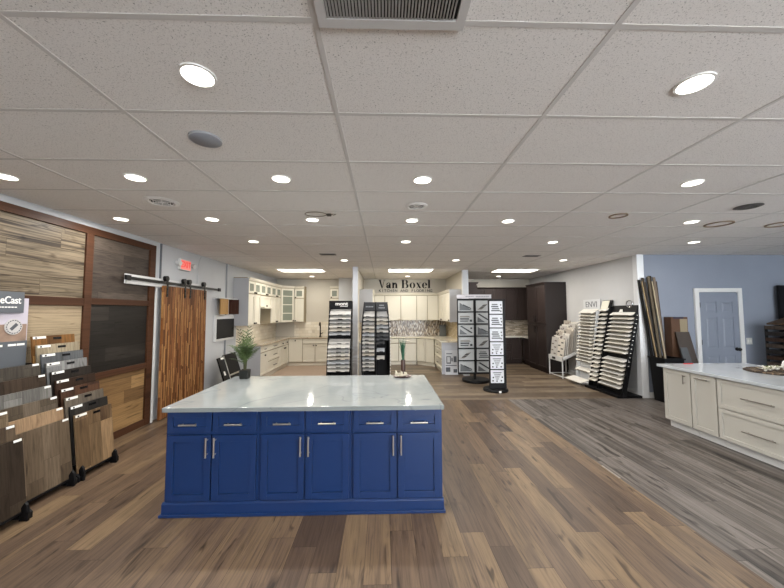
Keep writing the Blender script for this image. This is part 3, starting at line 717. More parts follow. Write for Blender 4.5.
t = thing('kitchen_faucet', 'tall dark bronze kitchen faucet on the left kitchen worktop', 'faucet', (-2.13, 11.05, .912))
build('spout', MB().tube([(-2.13, 11.05, .912), (-2.13, 11.05, 1.3), (-2.13, 11.03, 1.36), (-2.13, 10.97, 1.385), (-2.13, 10.91, 1.36), (-2.13, 10.89, 1.28)], [.024, .02, .02, .02, .02, .022], 12), BRONZE, t)
build('lever', MB().tube([(-2.11, 11.05, 1.0), (-2.04, 11.03, 1.04)], .014, 8), BRONZE, t)
build('base_ring', MB().cyl((-2.13, 11.05, .912), (-2.13, 11.05, .94), .04, 16), BRONZE, t)
solo('outlet_cover', MB().box(-2.46, -2.36, 11.278, 11.289, 1.02, 1.13), mat('outlet_tan', '#c9bfae', .5), 'small beige outlet cover on backsplash left of the faucet', 'outlet', bevel=.002)

# ------------------------------------------------------------ middle cream kitchen
MU0, MU1 = 1.44, 2.36
t = cab('cream wall cabinet on the left partition of middle kitchen with cool-lit grey end', (-.3, 9.05, 0), PI / 2, 1.9, .365, MU0, MU1, CREAM, uppers(1.9, 4, MU0, 2.29, 2.29), crown=.07, name='wall_cabinet', hm=NICKEL, group='cream wall cabinets, middle kitchen')
build('end_panel', MB().box(-.004, .001, .0, .365, 0, .92), COOL_LIT_END, t)
ub = [(-.3, .05, 1, 'hidden at the left corner behind the double tile rack'), (.05, 1.13, 2, 'straight under the words Kitchen and Flooring, left'), (1.13, 1.86, 2, 'on the back wall, right end under the sign')]
for a, b_, n, s in ub:
    run_back('cream wall cabinet %s' % s, a, b_, 10.95, .345, MU0, MU1, uppers(b_ - a, n, MU0, 2.29, 2.29), hm=NICKEL, crown=.07, name='wall_cabinet', group='cream wall cabinets, middle kitchen')
t = cab('cream wall cabinet on the right partition of middle kitchen with cool-lit grey end', (1.86, 10.95, 0), -PI / 2, 1.9, .335, MU0, MU1, CREAM, uppers(1.9, 3, MU0, 2.29, 2.29), crown=.07, name='wall_cabinet', hm=BRONZE, group='cream wall cabinets, middle kitchen')
build('end_panel', MB().box(1.899, 1.904, .0, .335, 0, .92), COOL_LIT_END, t)
t = cab('cream base cabinet run on the left partition of middle kitchen', (-.1, 9.05, 0), PI / 2, 1.68, .565, 0, LZ, CREAM, [('door', .56 * k, .56 * (k + 1), .11, .865, ('k', .56 * k + .5, .8, 0)) for k in range(3)], toe=.1, hm=NICKEL, group='cream base cabinets, middle kitchen')
build('end_panel', MB().box(-.004, .001, .0, .565, 0, .87), COOL_LIT_END, t)
for x0, x1, s in ((-.1, .5, 'behind the grass vase'), (.5, 1.09, 'right of the grass vase')):
    w = x1 - x0
    run_back('cream base cabinet with drawer over door %s in middle kitchen' % s, x0, x1, 10.73, .56, 0, LZ, [('drawer', 0, w, .70, .865, ('h', w / 2, .78, .13)), ('door', 0, w, .11, .695, None)], hm=NICKEL, toe=.1, group='cream base cabinets, middle kitchen')
cab('cream diagonal corner base cabinet with two doors in middle kitchen', (1.09, 10.73, 0), -math.atan2(.45, .51), .68, .22, 0, LZ, CREAM, [('door', 0, .34, .11, .865, ('v', .3, .70, .12)), ('door', .34, .68, .11, .865, ('v', .38, .70, .12))], toe=.1, hm=NICKEL, group='cream base cabinets, middle kitchen')
t = cab('cream base cabinet of drawers on the right partition with cool-lit pale grey end panel', (1.62, 10.28, 0), -PI / 2, 1.23, .575, 0, LZ, CREAM, [('drawer', .0, 1.23, .66, .865, ('h', .62, .77, .12)), ('drawer', 0, 1.23, .39, .655, ('h', .62, .53, .12)), ('drawer', 0, 1.23, .11, .385, ('h', .62, .25, .12))], toe=.1, hm=BRONZE, group='cream base cabinets, middle kitchen')
build('end_panel', MB().box(1.229, 1.234, .0, .575, 0, .87), mat('cool_lit_pale_panel', '#c6cad2', .5), t)  # cool front light painted into this cabinet end
CCT = quartz_mat('cream_counter', '#e4dcc9', '#c5b9a2')
solo('worktop', MB().prism([(-.665, 9.03), (-.07, 9.03), (-.07, 10.70), (1.08, 10.70), (1.585, 10.25), (1.585, 9.03), (2.195, 9.03), (2.195, 11.295), (-.665, 11.295)], 'z', .872, .912), CCT, 'cream stone worktop around three sides of middle kitchen', 'worktop')
MOSA = tiles('brown_mosaic_tile', 2, 0, .075, .022, ['#5d4a3a', '#8b7a66', '#c9bfb0', '#3f352d', '#a18f78', '#e0d9cd', '#76695c'], '#a89c8c', .08, .2, .37)
solo('backsplash', MB().box(-.66, 2.18, 11.285, 11.299, .913, 1.44), MOSA, 'brown and white glass mosaic backsplash under the middle kitchen cabinets', 'backsplash')
solo('backsplash', MB().box(2.188, 2.199, 9.05, 11.28, .913, 1.44), tiles('beige_side_tile', 1, 2, .1, .05, ['#d3c3a6', '#c9b898', '#dccdb2'], '#bcab8d', .07), 'beige small tile backsplash on the right partition of middle kitchen', 'backsplash')
solo('backsplash', MB().box(-.669, -.66, 9.05, 11.28, .913, 1.44), tiles('beige_side_tile', 1, 2, .1, .05, ['#d3c3a6'], '#bcab8d', .07), 'beige small tile backsplash right of the left grey post', 'backsplash')
solo('tile_box', MB().box(1.9, 2.11, 10.9, 11.0, .913, 1.28), mat('slate_board', '#5b5f60', .5), 'dark grey upright sample block on the cream worktop corner', 'sample block', bevel=.006)
t = thing('tray', 'small dark box on the cream worktop right of the double tile rack', 'box', (.2, 10.3, .912))
build('box_body', MB().box(-.02 - .1, .3 - .1, 10.76, 10.95, .913, 1.0), mat('dark_brown_box', '#2c211d', .5), t, .006)
build('lid', MB().box(-.13, .21, 10.75, 10.96, 1.0, 1.015), mat('dark_brown_box', '#2c211d', .5), t)

# shop sign lettering, serif, on the back wall
INK = mat('sign_black', '#17171a', .6, spec=.2)
SIGN_Y = 11.285
sign = thing('shop_sign', 'dark serif letters Van Boxel Kitchen and Flooring on the cream back wall', 'sign', (.75, SIGN_Y, 2.4))
def stroke(b, p, q, w0, w1=None):
    w1 = w0 if w1 is None else w1   # horizontal-cut stroke of width w
    b.prism([(p[0] - w0 / 2, p[1]), (p[0] + w0 / 2, p[1]), (q[0] + w1 / 2, q[1]), (q[0] - w1 / 2, q[1])], 'y', 0, .012)
def bar(b, x0, x1, z0, z1): b.prism([(x0, z0), (x1, z0), (x1, z1), (x0, z1)], 'y', 0, .012)
def bowl(b, cx, cz, rx, rz, thick, a0=0, a1=360, thin=.03):
    n = 28
    for i in range(n):
        t0, t1 = (math.radians(a0 + (a1 - a0) * j / n) for j in (i, i + 1))
        o = [(cx + rx * math.cos(t), cz + rz * math.sin(t)) for t in (t0, t1)]
        q = [(cx + (rx - thick) * math.cos(t), cz + (rz - thin) * math.sin(t)) for t in (t1, t0)]
        b.prism(o + q, 'y', 0, .012)
T, S = .20, .035     # thick stem and thin stroke, cap height 1
def L_V(b):
    stroke(b, (.16, 1), (.43, 0), T, .1); stroke(b, (.68, 1), (.43, 0), .05, .06); bar(b, .0, .34, .96, 1); bar(b, .54, .84, .96, 1); return .86
def L_a(b):
    stroke(b, (.42, .06), (.42, .5), T); bowl(b, .30, .46, .205, .22, T * .6, 0, 165, .05); bowl(b, .24, .19, .22, .2, T, 0, 360, .04); bar(b, .42, .6, 0, .05); stroke(b, (.46, 0), (.42, .1), .14, T); b.prism([(.1 + .1 * math.cos(k) * .7, .47 + .07 * math.sin(k)) for k in [i * PI / 6 for i in range(12)]], 'y', 0, .012); return .66
def L_n(b):
    stroke(b, (.15, 0), (.15, .66), T); bar(b, .0, .16, .63, .67); bar(b, .0, .3, 0, .04); bowl(b, .36, .42, .22, .25, T, 0, 180, .05); stroke(b, (.495, 0), (.495, .44), T); bar(b, .36, .66, 0, .04); return .72
def L_B(b):
    stroke(b, (.19, 0), (.19, 1), T + .02); bar(b, .0, .5, .96, 1); bar(b, .0, .5, 0, .04); bar(b, .2, .5, .5, .54)
    bowl(b, .46, .75, .28, .25, T, -90, 90, .04); bowl(b, .48, .27, .33, .27, T + .02, -90, 90, .04); return .92
def L_o(b): bowl(b, .33, .33, .32, .345, T, 0, 360, .03); return .70
def L_x(b):
    stroke(b, (.5, 0), (.16, .66), T, T); stroke(b, (.12, 0), (.52, .66), .045); bar(b, .0, .3, .63, .66); bar(b, .4, .64, .63, .66); bar(b, .0, .24, 0, .03); bar(b, .34, .66, 0, .03); return .70
def L_e(b): bowl(b, .31, .33, .30, .345, T, 0, 180, .03); bowl(b, .31, .33, .30, .345, T, 180, 320, .04); bar(b, .12, .6, .33, .365); return .64
def L_l(b): stroke(b, (.17, 0), (.17, 1), T); bar(b, .0, .2, .97, 1); bar(b, .0, .34, 0, .04); return .36
H = .295; sx0 = -.175; zb = 2.56; kx = 1.0
adv = sx0; seq = [L_V, L_a, L_n, None, L_B, L_o, L_x, L_e, L_l]
tot = 0
for f in seq: tot += .34 if f is None else f(MB())
kx = 1.84 / (tot * H)
for f in seq:
    if f is None: adv += .34 * H * kx; continue
    b = MB(); w = f(b)
    b.v = [(adv + v[0] * H * kx, SIGN_Y + v[1], zb + v[2] * H) for v in b.v]
    build('letter', b, INK, sign); adv += w * H * kx
for i, ch in enumerate('KITCHEN AND FLOORING'):
    if ch == ' ': continue
    text('small_letter', ch, .125, frame_m((-.12 + i * .0945, SIGN_Y + .006, 2.468), (1, 0, 0), (0, 0, 1)), mat('sign_grey', '#3d3f43', .5), sign, sx=1.0, depth=.004, bold=.003)

# ------------------------------------------------------------ dark kitchen on the right
DU0, DU1 = 1.44, 2.56
DH = mat('dark_knob', '#2a2522', .4, .7)
cab('dark brown wall cabinet on the right side of the right grey post', (2.70, 9.2, 0), PI / 2, 1.75, .365, DU0, DU1 + .02, DARKWOOD, uppers(1.75, 3, DU0, 2.50, 2.50), crown=.06, name='wall_cabinet', hm=DH, group='dark wall cabinets')
for i in range(3):
    x0, x1 = 2.72 + .74 * i, 2.72 + .74 * (i + 1)
    run_back('dark stained wall cabinet with two doors, %s on the back wall of dark kitchen' % ('leftmost', 'middle one', 'rightmost')[i], x0, x1, 10.95, .345, DU0, DU1, uppers(.74, 2, DU0, 2.50, 2.50), m=DARKWOOD, hm=DH, crown=.05, name='wall_cabinet', group='dark wall cabinets')
cab('tall dark brown pantry cabinet with four doors beside the wire bin', (4.55, 10.15, 0), -PI / 2, 1.15, .615, 0, 2.565, DARKWOOD,
    [('door', 0, .575, .11, 1.36, ('v', .53, 1.2, .2)), ('door', .575, 1.15, .11, 1.36, ('v', .62, 1.2, .2)), ('door', 0, .575, 1.37, 2.49, ('v', .53, 1.52, .2)), ('door', .575, 1.15, 1.37, 2.49, ('v', .62, 1.52, .2))], toe=.1, crown=.06, name='pantry_cabinet', hm=DH, body=mat('dark_pantry_side', '#2d2726', .55, spec=.3))
for i in range(3):
    x0 = 2.305 + .77 * i
    if i == 1: fr = [('drawer', 0, .77, .70, .865, ('h', .39, .78, .12)), ('drawer', 0, .77, .41, .695, ('h', .39, .55, .12)), ('drawer', 0, .77, .11, .405, ('h', .39, .26, .12))]
    elif i == 2: fr = [('drawer', 0, .39, .70, .865, ('h', .195, .78, .12)), ('drawer', 0, .39, .41, .695, ('h', .195, .55, .12)), ('drawer', 0, .39, .11, .405, ('h', .195, .26, .12)), ('door', .39, .77, .11, .865, None)]
    else: fr = [('door', 0, .39, .11, .865, None), ('door', .39, .77, .11, .865, None)]
    run_back('dark stained base cabinet, %s on the back wall of dark kitchen' % ('leftmost behind the mosaic stands', 'middle one', 'rightmost with three drawers')[i], x0, x0 + .77, 10.73, .56, 0, LZ, fr, m=DARKWOOD, hm=DH, toe=.1, group='dark base cabinets')
cab('dark stained base cabinet between the tall pantry and back corner', (4.62, 10.72, 0), -PI / 2, .56, .54, 0, LZ, DARKWOOD, [('door', 0, .56, .11, .865, None)], toe=.1, hm=DH, group='dark base cabinets')
solo('worktop', MB().prism([(2.305, 10.70), (4.59, 10.70), (4.59, 10.16), (5.165, 10.16), (5.165, 11.295), (2.305, 11.295)], 'z', .872, .912), quartz_mat('pale_counter', '#d8d4cb', '#b5afa4'), 'pale stone worktop of the dark kitchen', 'worktop')
solo('backsplash', MB().box(2.31, 5.16, 11.28, 11.299, .913, 1.44), tiles('stacked_stone', 0, 2, .18, .03, ['#9a8e7e', '#b8ac9b', '#857a6c', '#c7bdae', '#a3978a'], '#6f665b', .06, .6, .31), 'stacked stone backsplash of the dark kitchen', 'backsplash')

# ------------------------------------------------------------ black tile racks behind the island
TILEC = ['#b9b7b2', '#c9c6bf', '#a7a6a4', '#d3cfc6', '#bdb6aa', '#adb0b3']
def tmat(i): 
    c = TILEC[i % len(TILEC)]
    return mat('sample_stone_%d' % (i % len(TILEC)), c, .45, noise=.12, nscale=14)
def board_along_x(x0, x1, yf, yb, zf, th=.014, drop=.10):
    """a sample board whose front edge (yf) hangs lower than the back edge"""
    return MB().hexa([(x0, yf, zf), (x1, yf, zf), (x1, yb, zf + drop), (x0, yb, zf + drop), (x0, yf, zf + th), (x1, yf, zf + th), (x1, yb, zf + drop + th), (x0, yb, zf + drop + th)])
# rack 1
t = thing('tile_display_rack', 'black tile display rack with white lettered header left of the left grey post', 'display rack', (-.98, 7.3, 0))
r1 = (-1.225, -.715)
f = [(7.05, 0), (7.45, 0), (7.55, 1.97), (7.44, 1.97), (7.18, .9), (7.06, .25)]
for x in r1: build('side_plate', MB().prism(f, 'x', x - .008, x + .008), BLACK, t)
build('back_panel', MB().hexa([(r1[0], 7.42, .02), (r1[1], 7.42, .02), (r1[1], 7.45, .02), (r1[0], 7.45, .02), (r1[0], 7.52, 1.97), (r1[1], 7.52, 1.97), (r1[1], 7.55, 1.97), (r1[0], 7.55, 1.97)]), BLACK, t)
hd = build('header', MB().box(r1[0] - .008, r1[1] + .008, 7.40, 7.43, 1.83, 1.985), BLACK, t)
build('base', MB().box(r1[0] - .03, r1[1] + .03, 7.02, 7.5, 0, .05), BLACK, t)
text('header_lettering', 'mont', .105, frame_m((-.95, 7.398, 1.915), (1, 0, 0), (0, 0, 1)), PAPER, hd, bold=.003, sx=1.25)
b = MB()
for k in range(4): b.box(-.98 + .045 * k, -.945 + .045 * k, 7.397, 7.4, 1.852, 1.864)
build('small_print', b, PAPER, hd)
zs1 = [1.66, 1.565, 1.475, 1.385, 1.30, 1.215] + [1.03, .945, .86, .78, .70, .61, .53, .45]
for k, z in enumerate(zs1):
    yf = 7.03 + (.30 if z > 1 else .12) * max(0, (z - .4)) / 1.3
    s = thing('tile_sample', 'pale grey tile sample, %s from the top, lettered rack left of post' % ORD[k], 'tile sample', (-.97, yf, z), 0, 'tile boards in the lettered black rack')
    build('board', board_along_x(r1[0] + .02, r1[1] - .02, yf, yf + .16, z, drop=.085 if k else .12), tmat(k), s)
    build('label', MB().box(-1.02, -.92, yf - .003, yf, z - .004, z + .014), BLACKG, s)
    build('tag', MB().box(-.83, -.76, yf - .003, yf, z - .002, z + .012), DKGREY, s)
# rack 2, two bowed columns
def nar(x, z): return -.17 + (x + .17) * (1 - .17 * (max(0.0, z - 1.0) / .95) ** 2 - .05 * (max(0.0, 1.0 - z)) ** 2)
def NB(m_):
    m_.v = [(nar(v[0], v[2]), v[1], v[2]) for v in m_.v]
    return m_
t = thing('tile_display_rack', 'black double-column bowed tile rack right of the left grey post', 'display rack', (-.18, 7.3, 0))
bow = lambda z: 7.22 - .17 * math.sin(PI * min(1, max(0, z / 1.95)))
f = [(7.5, 0)] + [(bow(z), z) for z in [1.95 * i / 14 for i in range(15)]] + [(7.5, 1.95)]
for x in (-.475, -.17, .135): build('side_plate', NB(MB().prism(f, 'x', x - .01, x + .01)), BLACK, t)
build('back_panel', NB(MB().box(-.47, .13, 7.42, 7.45, .02, 1.0).box(-.47, .13, 7.42, 7.45, 1.0, 1.5).box(-.47, .13, 7.42, 7.45, 1.5, 1.95)), BLACK, t)
build('base', MB().box(-.5, .16, 7.12, 7.5, 0, .05), BLACK, t)
for x0, x1, rows in ((-.465, -.185, ((.04, .24, 1.845),)), (-.155, .125, ((.08, .2, 1.875), (.06, .22, 1.82)))):
    hd = build('header', NB(MB().box(x0, x1, 7.19, 7.21, 1.76, 1.945)), mat('header_black', '#202124', .4), t)
    b = MB()
    for a, c, z in rows:
        for q in range(5): b.box(x0 + a + (c - a) * q / 5, x0 + a + (c - a) * (q + .75) / 5, 7.187, 7.19, z - .014, z + .014)
    build('header_print', NB(b), mat('print_grey', '#8a8c90', .5), hd)
for ci, (x0, x1, n, s) in enumerate(((-.455, -.195, 15, 'left'), (-.145, .115, 12, 'right'))):
    for k in range(n):
        z = 1.62 - .0835 * k
        if ci and k in (8, 10): continue
        yf = bow(z) - .015
        o = thing('tile_sample', 'pale tile sample board, %s from the top in the %s column of the bowed rack' % (ORD[k], s), 'tile sample', ((x0 + x1) / 2, yf, z), 0, 'tile boards in the bowed black rack')
        wid = 0.0 if not (ci and k > 6) else .09
        build('board', NB(board_along_x(x0, x1 - wid, yf, yf + .13, z, drop=.06 if k else .11)), tmat(k + ci * 2) if not (ci and k in (5, 6, 7)) else mat('sample_dark', '#4f5052', .4), o)
        build('label', NB(MB().box(x0 + .06, x0 + .14, yf - .003, yf, z - .006, z + .013)), BLACKG, o)
for k in range(20):
    z = .35 + .07 * k
    build('edge_clip', NB(MB().box(.145, .160, bow(z) + .002, bow(z) + .03, z, z + .025)), PAPER, t)

# ------------------------------------------------------------ mosaic stands
CARD = mat('card_pale_grey', '#a8abab', .5); CARDW = mat('card_white', '#dcdfe4', .5); MOD = mat('mosaic_dark', '#26292b', .4); MOM = mat('mosaic_mid', '#55585a', .4); MOL = mat('mosaic_beige', '#77726a', .4)
def card(label, group, x0, x1, y, z0, z1, kind, base, rot=0.0, pivot=None):
    """a framed sample card in the plane y, with its mosaic swatches as raised pieces"""
    t = thing('mosaic_sample_card', label, 'sample card', (pivot[0], pivot[1], z0) if pivot else ((x0 + x1) / 2, y, z0), rot, group, local=True)
    ox, oy = (pivot[0], pivot[1]) if pivot else ((x0 + x1) / 2, y)
    B = lambda a0, a1, c0, c1, d0=-.006, d1=0.0: MB().box(a0 - ox, a1 - ox, y - oy + d0, y - oy + d1, c0 - z0, c1 - z0)
    w, h = x1 - x0, z1 - z0
    build('card', B(x0, x1, z0, z1), base, t)
    rng = random.Random(label)
    poly = lambda pts, m, nm='swatch': build(nm, MB().prism([(x0 - ox + p[0] * w, p[1] * h) for p in pts], 'y', y - oy - .010, y - oy - .006), m, t)
    if kind == 0: poly([(.08, .08), (.92, .08), (.1, .8)], MOM); poly([(.3, .55), (.85, .2), (.85, .3), (.35, .65)], MOD)
    elif kind == 1:
        for k in range(3): poly([(.12, .15 + .2 * k), (.6 + .1 * k, .15 + .2 * k), (.7, .28 + .2 * k), (.12, .28 + .2 * k)], (MOM, MOD, MOL)[k])
        poly([(.75, .15), (.9, .15), (.9, .35), (.75, .35)], MOD)
    elif kind == 2: poly([(.1, .85), (.22, .9), (.92, .28), (.85, .2)], MOD); poly([(.08, .1), (.6, .1), (.1, .6)], MOM); poly([(.78, .6), (.9, .6), (.9, .75), (.78, .75)], MOD)
    elif kind == 3:
        for k in range(5): poly([(.1 + .08 * k, .15 + .1 * k), (.35 + .08 * k, .15 + .1 * k), (.5 + .08 * k, .3 + .1 * k), (.2 + .08 * k, .24 + .1 * k)], (MOL, MOD)[k % 2])
    elif kind == 4:
        for k in range(4):
            q = .34 - .07 * k
            poly([(.5 - q, .82 - .16 * k), (.5 + q, .82 - .16 * k), (.5 + q - .06, .9 - .16 * k - .14), (.5 - q + .06, .9 - .16 * k - .14)], (MOD, MOM)[k % 2])
        for a, c in ((.12, .12), (.42, .1), (.75, .12), (.15, .38), (.82, .4)): poly([(a, c), (a + .1, c), (a + .1, c + .1), (a, c + .1)], MOD)
    else:
        for k in range(4): poly([(.14 + .05 * (k % 2), .2 + .16 * k), (.8 - .06 * k, .2 + .16 * k), (.8 - .06 * k, .29 + .16 * k), (.14 + .05 * (k % 2), .29 + .16 * k)], (MOD, MOM)[k % 2])
        for a, c in ((.82, .15), (.86, .4), (.82, .65)): poly([(a, c), (a + .09, c), (a + .09, c + .1), (a, c + .1)], MOD)
    return t
# big stand: two facing panels on a round base
sx, sy = 2.30, 8.12
t = thing('mosaic_display_stand', 'black two-panel mosaic sample stand with white header on round base', 'display stand', (sx, sy, 0))
build('base', MB().lathe([(0, 0), (.33, 0), (.34, .03), (.33, .06), (.06, .08), (0, .08)], (sx, sy, 0), 40), BLACK, t)
build('pole', MB().cyl((2.245, 8.0, .07), (2.245, 8.0, 2.12), .035, 16), BLACKM, t)
AX = (1.835, 2.22); BX = (2.275, 2.66); FY = 7.93
cells = 6; cz0, cz1 = .24, 2.02
ch = (cz1 - cz0) / cells
for (x0, x1), s in ((AX, 'left'), (BX, 'right')):
    pf = MB(); pf.box(x0 - .015, x1 + .015, FY + .005, FY + .03, cz0 - .03, cz1 + .03)
    pf.box(x0 - .02, x0, FY - .015, FY + .03, cz0 - .03, cz1 + .03); pf.box(x1, x1 + .02, FY - .015, FY + .03, cz0 - .03, cz1 + .03)
    for k in range(cells + 1): pf.box(x0, x1, FY - .015, FY + .005, cz0 + ch * k - .014, cz0 + ch * k + .014)
    build('panel_frame', pf, BLACK, t)
hd = build('header', MB().box(1.80, 2.66, FY - .02, FY, 2.055, 2.15), mat('header_pale', '#b9b6bb', .5), t)
b = MB(); xx = 2.02
for w in (.05, .03, .06, .04, .03, 0, .06, .05, .03, .05, .06, .03, .05):
    if w: b.box(xx, xx + w * .8, FY - .022, FY - .02, 2.085, 2.115)
    xx += w or .05
build('header_print', b, mat('print_grey', '#8a8c90', .5), hd)
kinds = [[0, 1, 2, 1, 3, 0], [3, 2, 0, 3, 5, 2]]
for pi_, ((x0, x1), s) in enumerate(((AX, 'left'), (BX, 'right'))):
    for k in range(cells):
        z1_ = cz1 - ch * k - .016; z0_ = cz1 - ch * (k + 1) + .016
        card('grey mosaic sample card, %s from the top on the %s panel of the two-panel stand' % (ORD[k], s), 'mosaic cards on the two-panel stand', x0 + .004, x1 - .004, FY + .004, z0_, z1_, kinds[pi_][k], CARD)
# slim stand in front
sx, sy = 2.46, 7.15
t = thing('mosaic_display_stand', 'slim black mosaic sample stand with white cards, nearest the camera', 'display stand', (sx, sy, 0))
build('base', MB().lathe([(0, 0), (.26, 0), (.27, .025), (.25, .055), (.05, .07), (0, .07)], (sx, sy, 0), 40), BLACK, t)
x0, x1, FY = 2.325, 2.62, 7.06
cz0, cz1 = .17, 1.97; ch = (cz1 - cz0) / 6
pf = MB(); pf.box(x0 - .012, x1 + .05, FY + .005, FY + .06, .06, cz1 + .03)
pf.box(x0 - .016, x0, FY - .012, FY + .05, .1, cz1 + .03); pf.box(x1, x1 + .05, FY - .012, FY + .05, .06, cz1 + .03)
for k in range(7): pf.box(x0, x1, FY - .012, FY + .005, cz0 + ch * k - .01, cz0 + ch * k + .01)
build('panel_frame', pf, BLACK, t)
build('label_tag', MB().box(2.44, 2.49, sy - .272, sy - .268, .01, .05), PAPER, t)
for k in range(6):
    z1_ = cz1 - ch * k - .012; z0_ = cz1 - ch * (k + 1) + .012
    card('white mosaic sample card, %s from the top on the slim stand' % ORD[k], 'white cards on the slim stand', x0 + .002, x1 - .002, FY + .004, z0_, z1_, (5, 5, 5, 4, 4, 4)[k], CARDW)
# printed sheet leaning on the cabinet end
t = thing('printed_sample_sheet', 'white sheet of dark printed shapes leaning on the grey cabinet end', 'sample sheet', (1.86, 8.98, 0))
sh = lambda a0, a1, z0_, z1_, o: MB().hexa([(a0, 8.98 + .05 * z0_ - o - .008, z0_), (a1, 8.98 + .05 * z0_ - o - .008, z0_), (a1, 8.98 + .05 * z0_ - o, z0_), (a0, 8.98 + .05 * z0_ - o, z0_), (a0, 8.98 + .05 * z1_ - o - .008, z1_), (a1, 8.98 + .05 * z1_ - o - .008, z1_), (a1, 8.98 + .05 * z1_ - o, z1_), (a0, 8.98 + .05 * z1_ - o, z1_)])
build('sheet', sh(1.70, 2.06, .0, .66, 0), CARDW, t)
fr_ = MB()
for a0, a1, c0, c1 in ((1.74, 1.86, .30, .33), (1.74, 1.76, .33, .48), (1.84, 1.86, .33, .48), (1.74, 1.86, .48, .5), (1.74, 1.9, .56, .58), (1.94, 2.02, .34, .5), (1.72, 1.84, .08, .2), (1.72, 2.02, .24, .26), (1.93, 2.03, .06, .15), (1.88, 1.91, .36, .46)):
    q = sh(a0, a1, c0, c1, .008); fr_.add(q.v, q.f)
build('printed_shapes', fr_, mat('print_slate', '#5f636c', .5), t)

# ------------------------------------------------------------ white wire bin with tile boards
t = thing('wire_bin', 'white metal bin on thin legs in front of the dark pantry side', 'bin', (4.85, 8.7, 0))
bx0, bx1, by0, by1 = 4.60, 5.08, 8.30, 8.975
def leg(x, y): build('leg', MB().box(x - .011, x + .011, y - .011, y + .011, 0, .52 if x < 4.8 else .72), WHITE, t)
for x in (bx0 + .011, bx1 - .011):
    for y in (by0 + .011, by1 - .011): leg(x, y)
fr_ = MB(); fr_.box(bx0, bx0 + .018, by0 + .02, by1 - .02, .03, .048); fr_.box(bx1 - .018, bx1, by0 + .02, by1 - .02, .03, .048)
fr_.box(bx0 + .02, bx1 - .02, by0, by0 + .018, .03, .048); fr_.box(bx0 + .02, bx1 - .02, by1 - .018, by1, .03, .048)
build('foot_frame', fr_, WHITE, t)
tr = MB()
tr.hexa([(bx0, by0, .44), (bx1, by0, .64), (bx1, by1, .64), (bx0, by1, .44), (bx0, by0, .455), (bx1, by0, .655), (bx1, by1, .655), (bx0, by1, .455)])
tr.box(bx0 - .006, bx0 + .006, by0, by1, .43, .55); 
for y in (by0, by1 - .012): tr.hexa([(bx0, y, .44), (bx1, y, .64), (bx1, y + .012, .64), (bx0, y + .012, .44), (bx0, y, .54), (bx1, y, .74), (bx1, y + .012, .74), (bx0, y + .012, .54)])
build('tray', tr, WHITE, t)
build('label', MB().box(bx0 - .010, bx0 - .006, 8.62, 8.78, .455, .515), BLACK, t)
for k in range(7):
    for j in range(2):
        x = bx0 + .03 + .058 * k; zb_ = .468 + .025 * k + .0; zt_ = 1.0 + .075 * k + .03 * ((k + j) % 2)
        y0_ = by0 + .02 + .325 * j; y1_ = y0_ + .31
        m = mat('bin_board_%d' % ((k + j) % 4), ('#d9d2c6', '#c7c3bd', '#e3dfd6', '#b7aea2')[(k + j) % 4], .5, noise=.08, nscale=20)
        o = thing('tile_board', '%s tile board, %s from the front in the %s row of the white bin' % (('beige', 'grey', 'cream', 'taupe')[(k + j) % 4], ORD[k], ('near', 'far')[j]), 'tile board', (x, y0_, zb_), 0, 'tile boards in the white bin')
        build('board', MB().hexa([(x, y0_, zb_), (x + .012, y0_, zb_), (x + .012, y1_, zb_), (x, y1_, zb_), (x + .07, y0_, zt_), (x + .082, y0_, zt_), (x + .082, y1_, zt_), (x + .07, y1_, zt_)]), m, o)
        rng = random.Random(k * 5 + j)
        q = MB()
        for i in range(4 if k else 6):
            a = .80 - .15 * i if k == 0 else .9 - .03 * i
            c = .06 + .22 * rng.random(); hh = .022
            P = lambda s, o_: x + .07 * s - o_
            z_ = zb_ + (zt_ - zb_) * a
            ww = .04 + .05 * rng.random()
            if k == 0: c = .05 + .13 * (i % 2); ww = .1
            q.hexa([(P(a, .003), y0_ + c, z_), (P(a, 0), y0_ + c, z_), (P(a, 0), y0_ + c + ww, z_), (P(a, .003), y0_ + c + ww, z_), (P(a + .05, .003), y0_ + c, z_ + .03), (P(a + .05, 0), y0_ + c, z_ + .03), (P(a + .05, 0), y0_ + c + ww, z_ + .03), (P(a + .05, .003), y0_ + c + ww, z_ + .03)])
        build('printed_mark', q, mat('print_brown', '#6a5c55', .5) if (k + j) % 3 else BLACK, o)

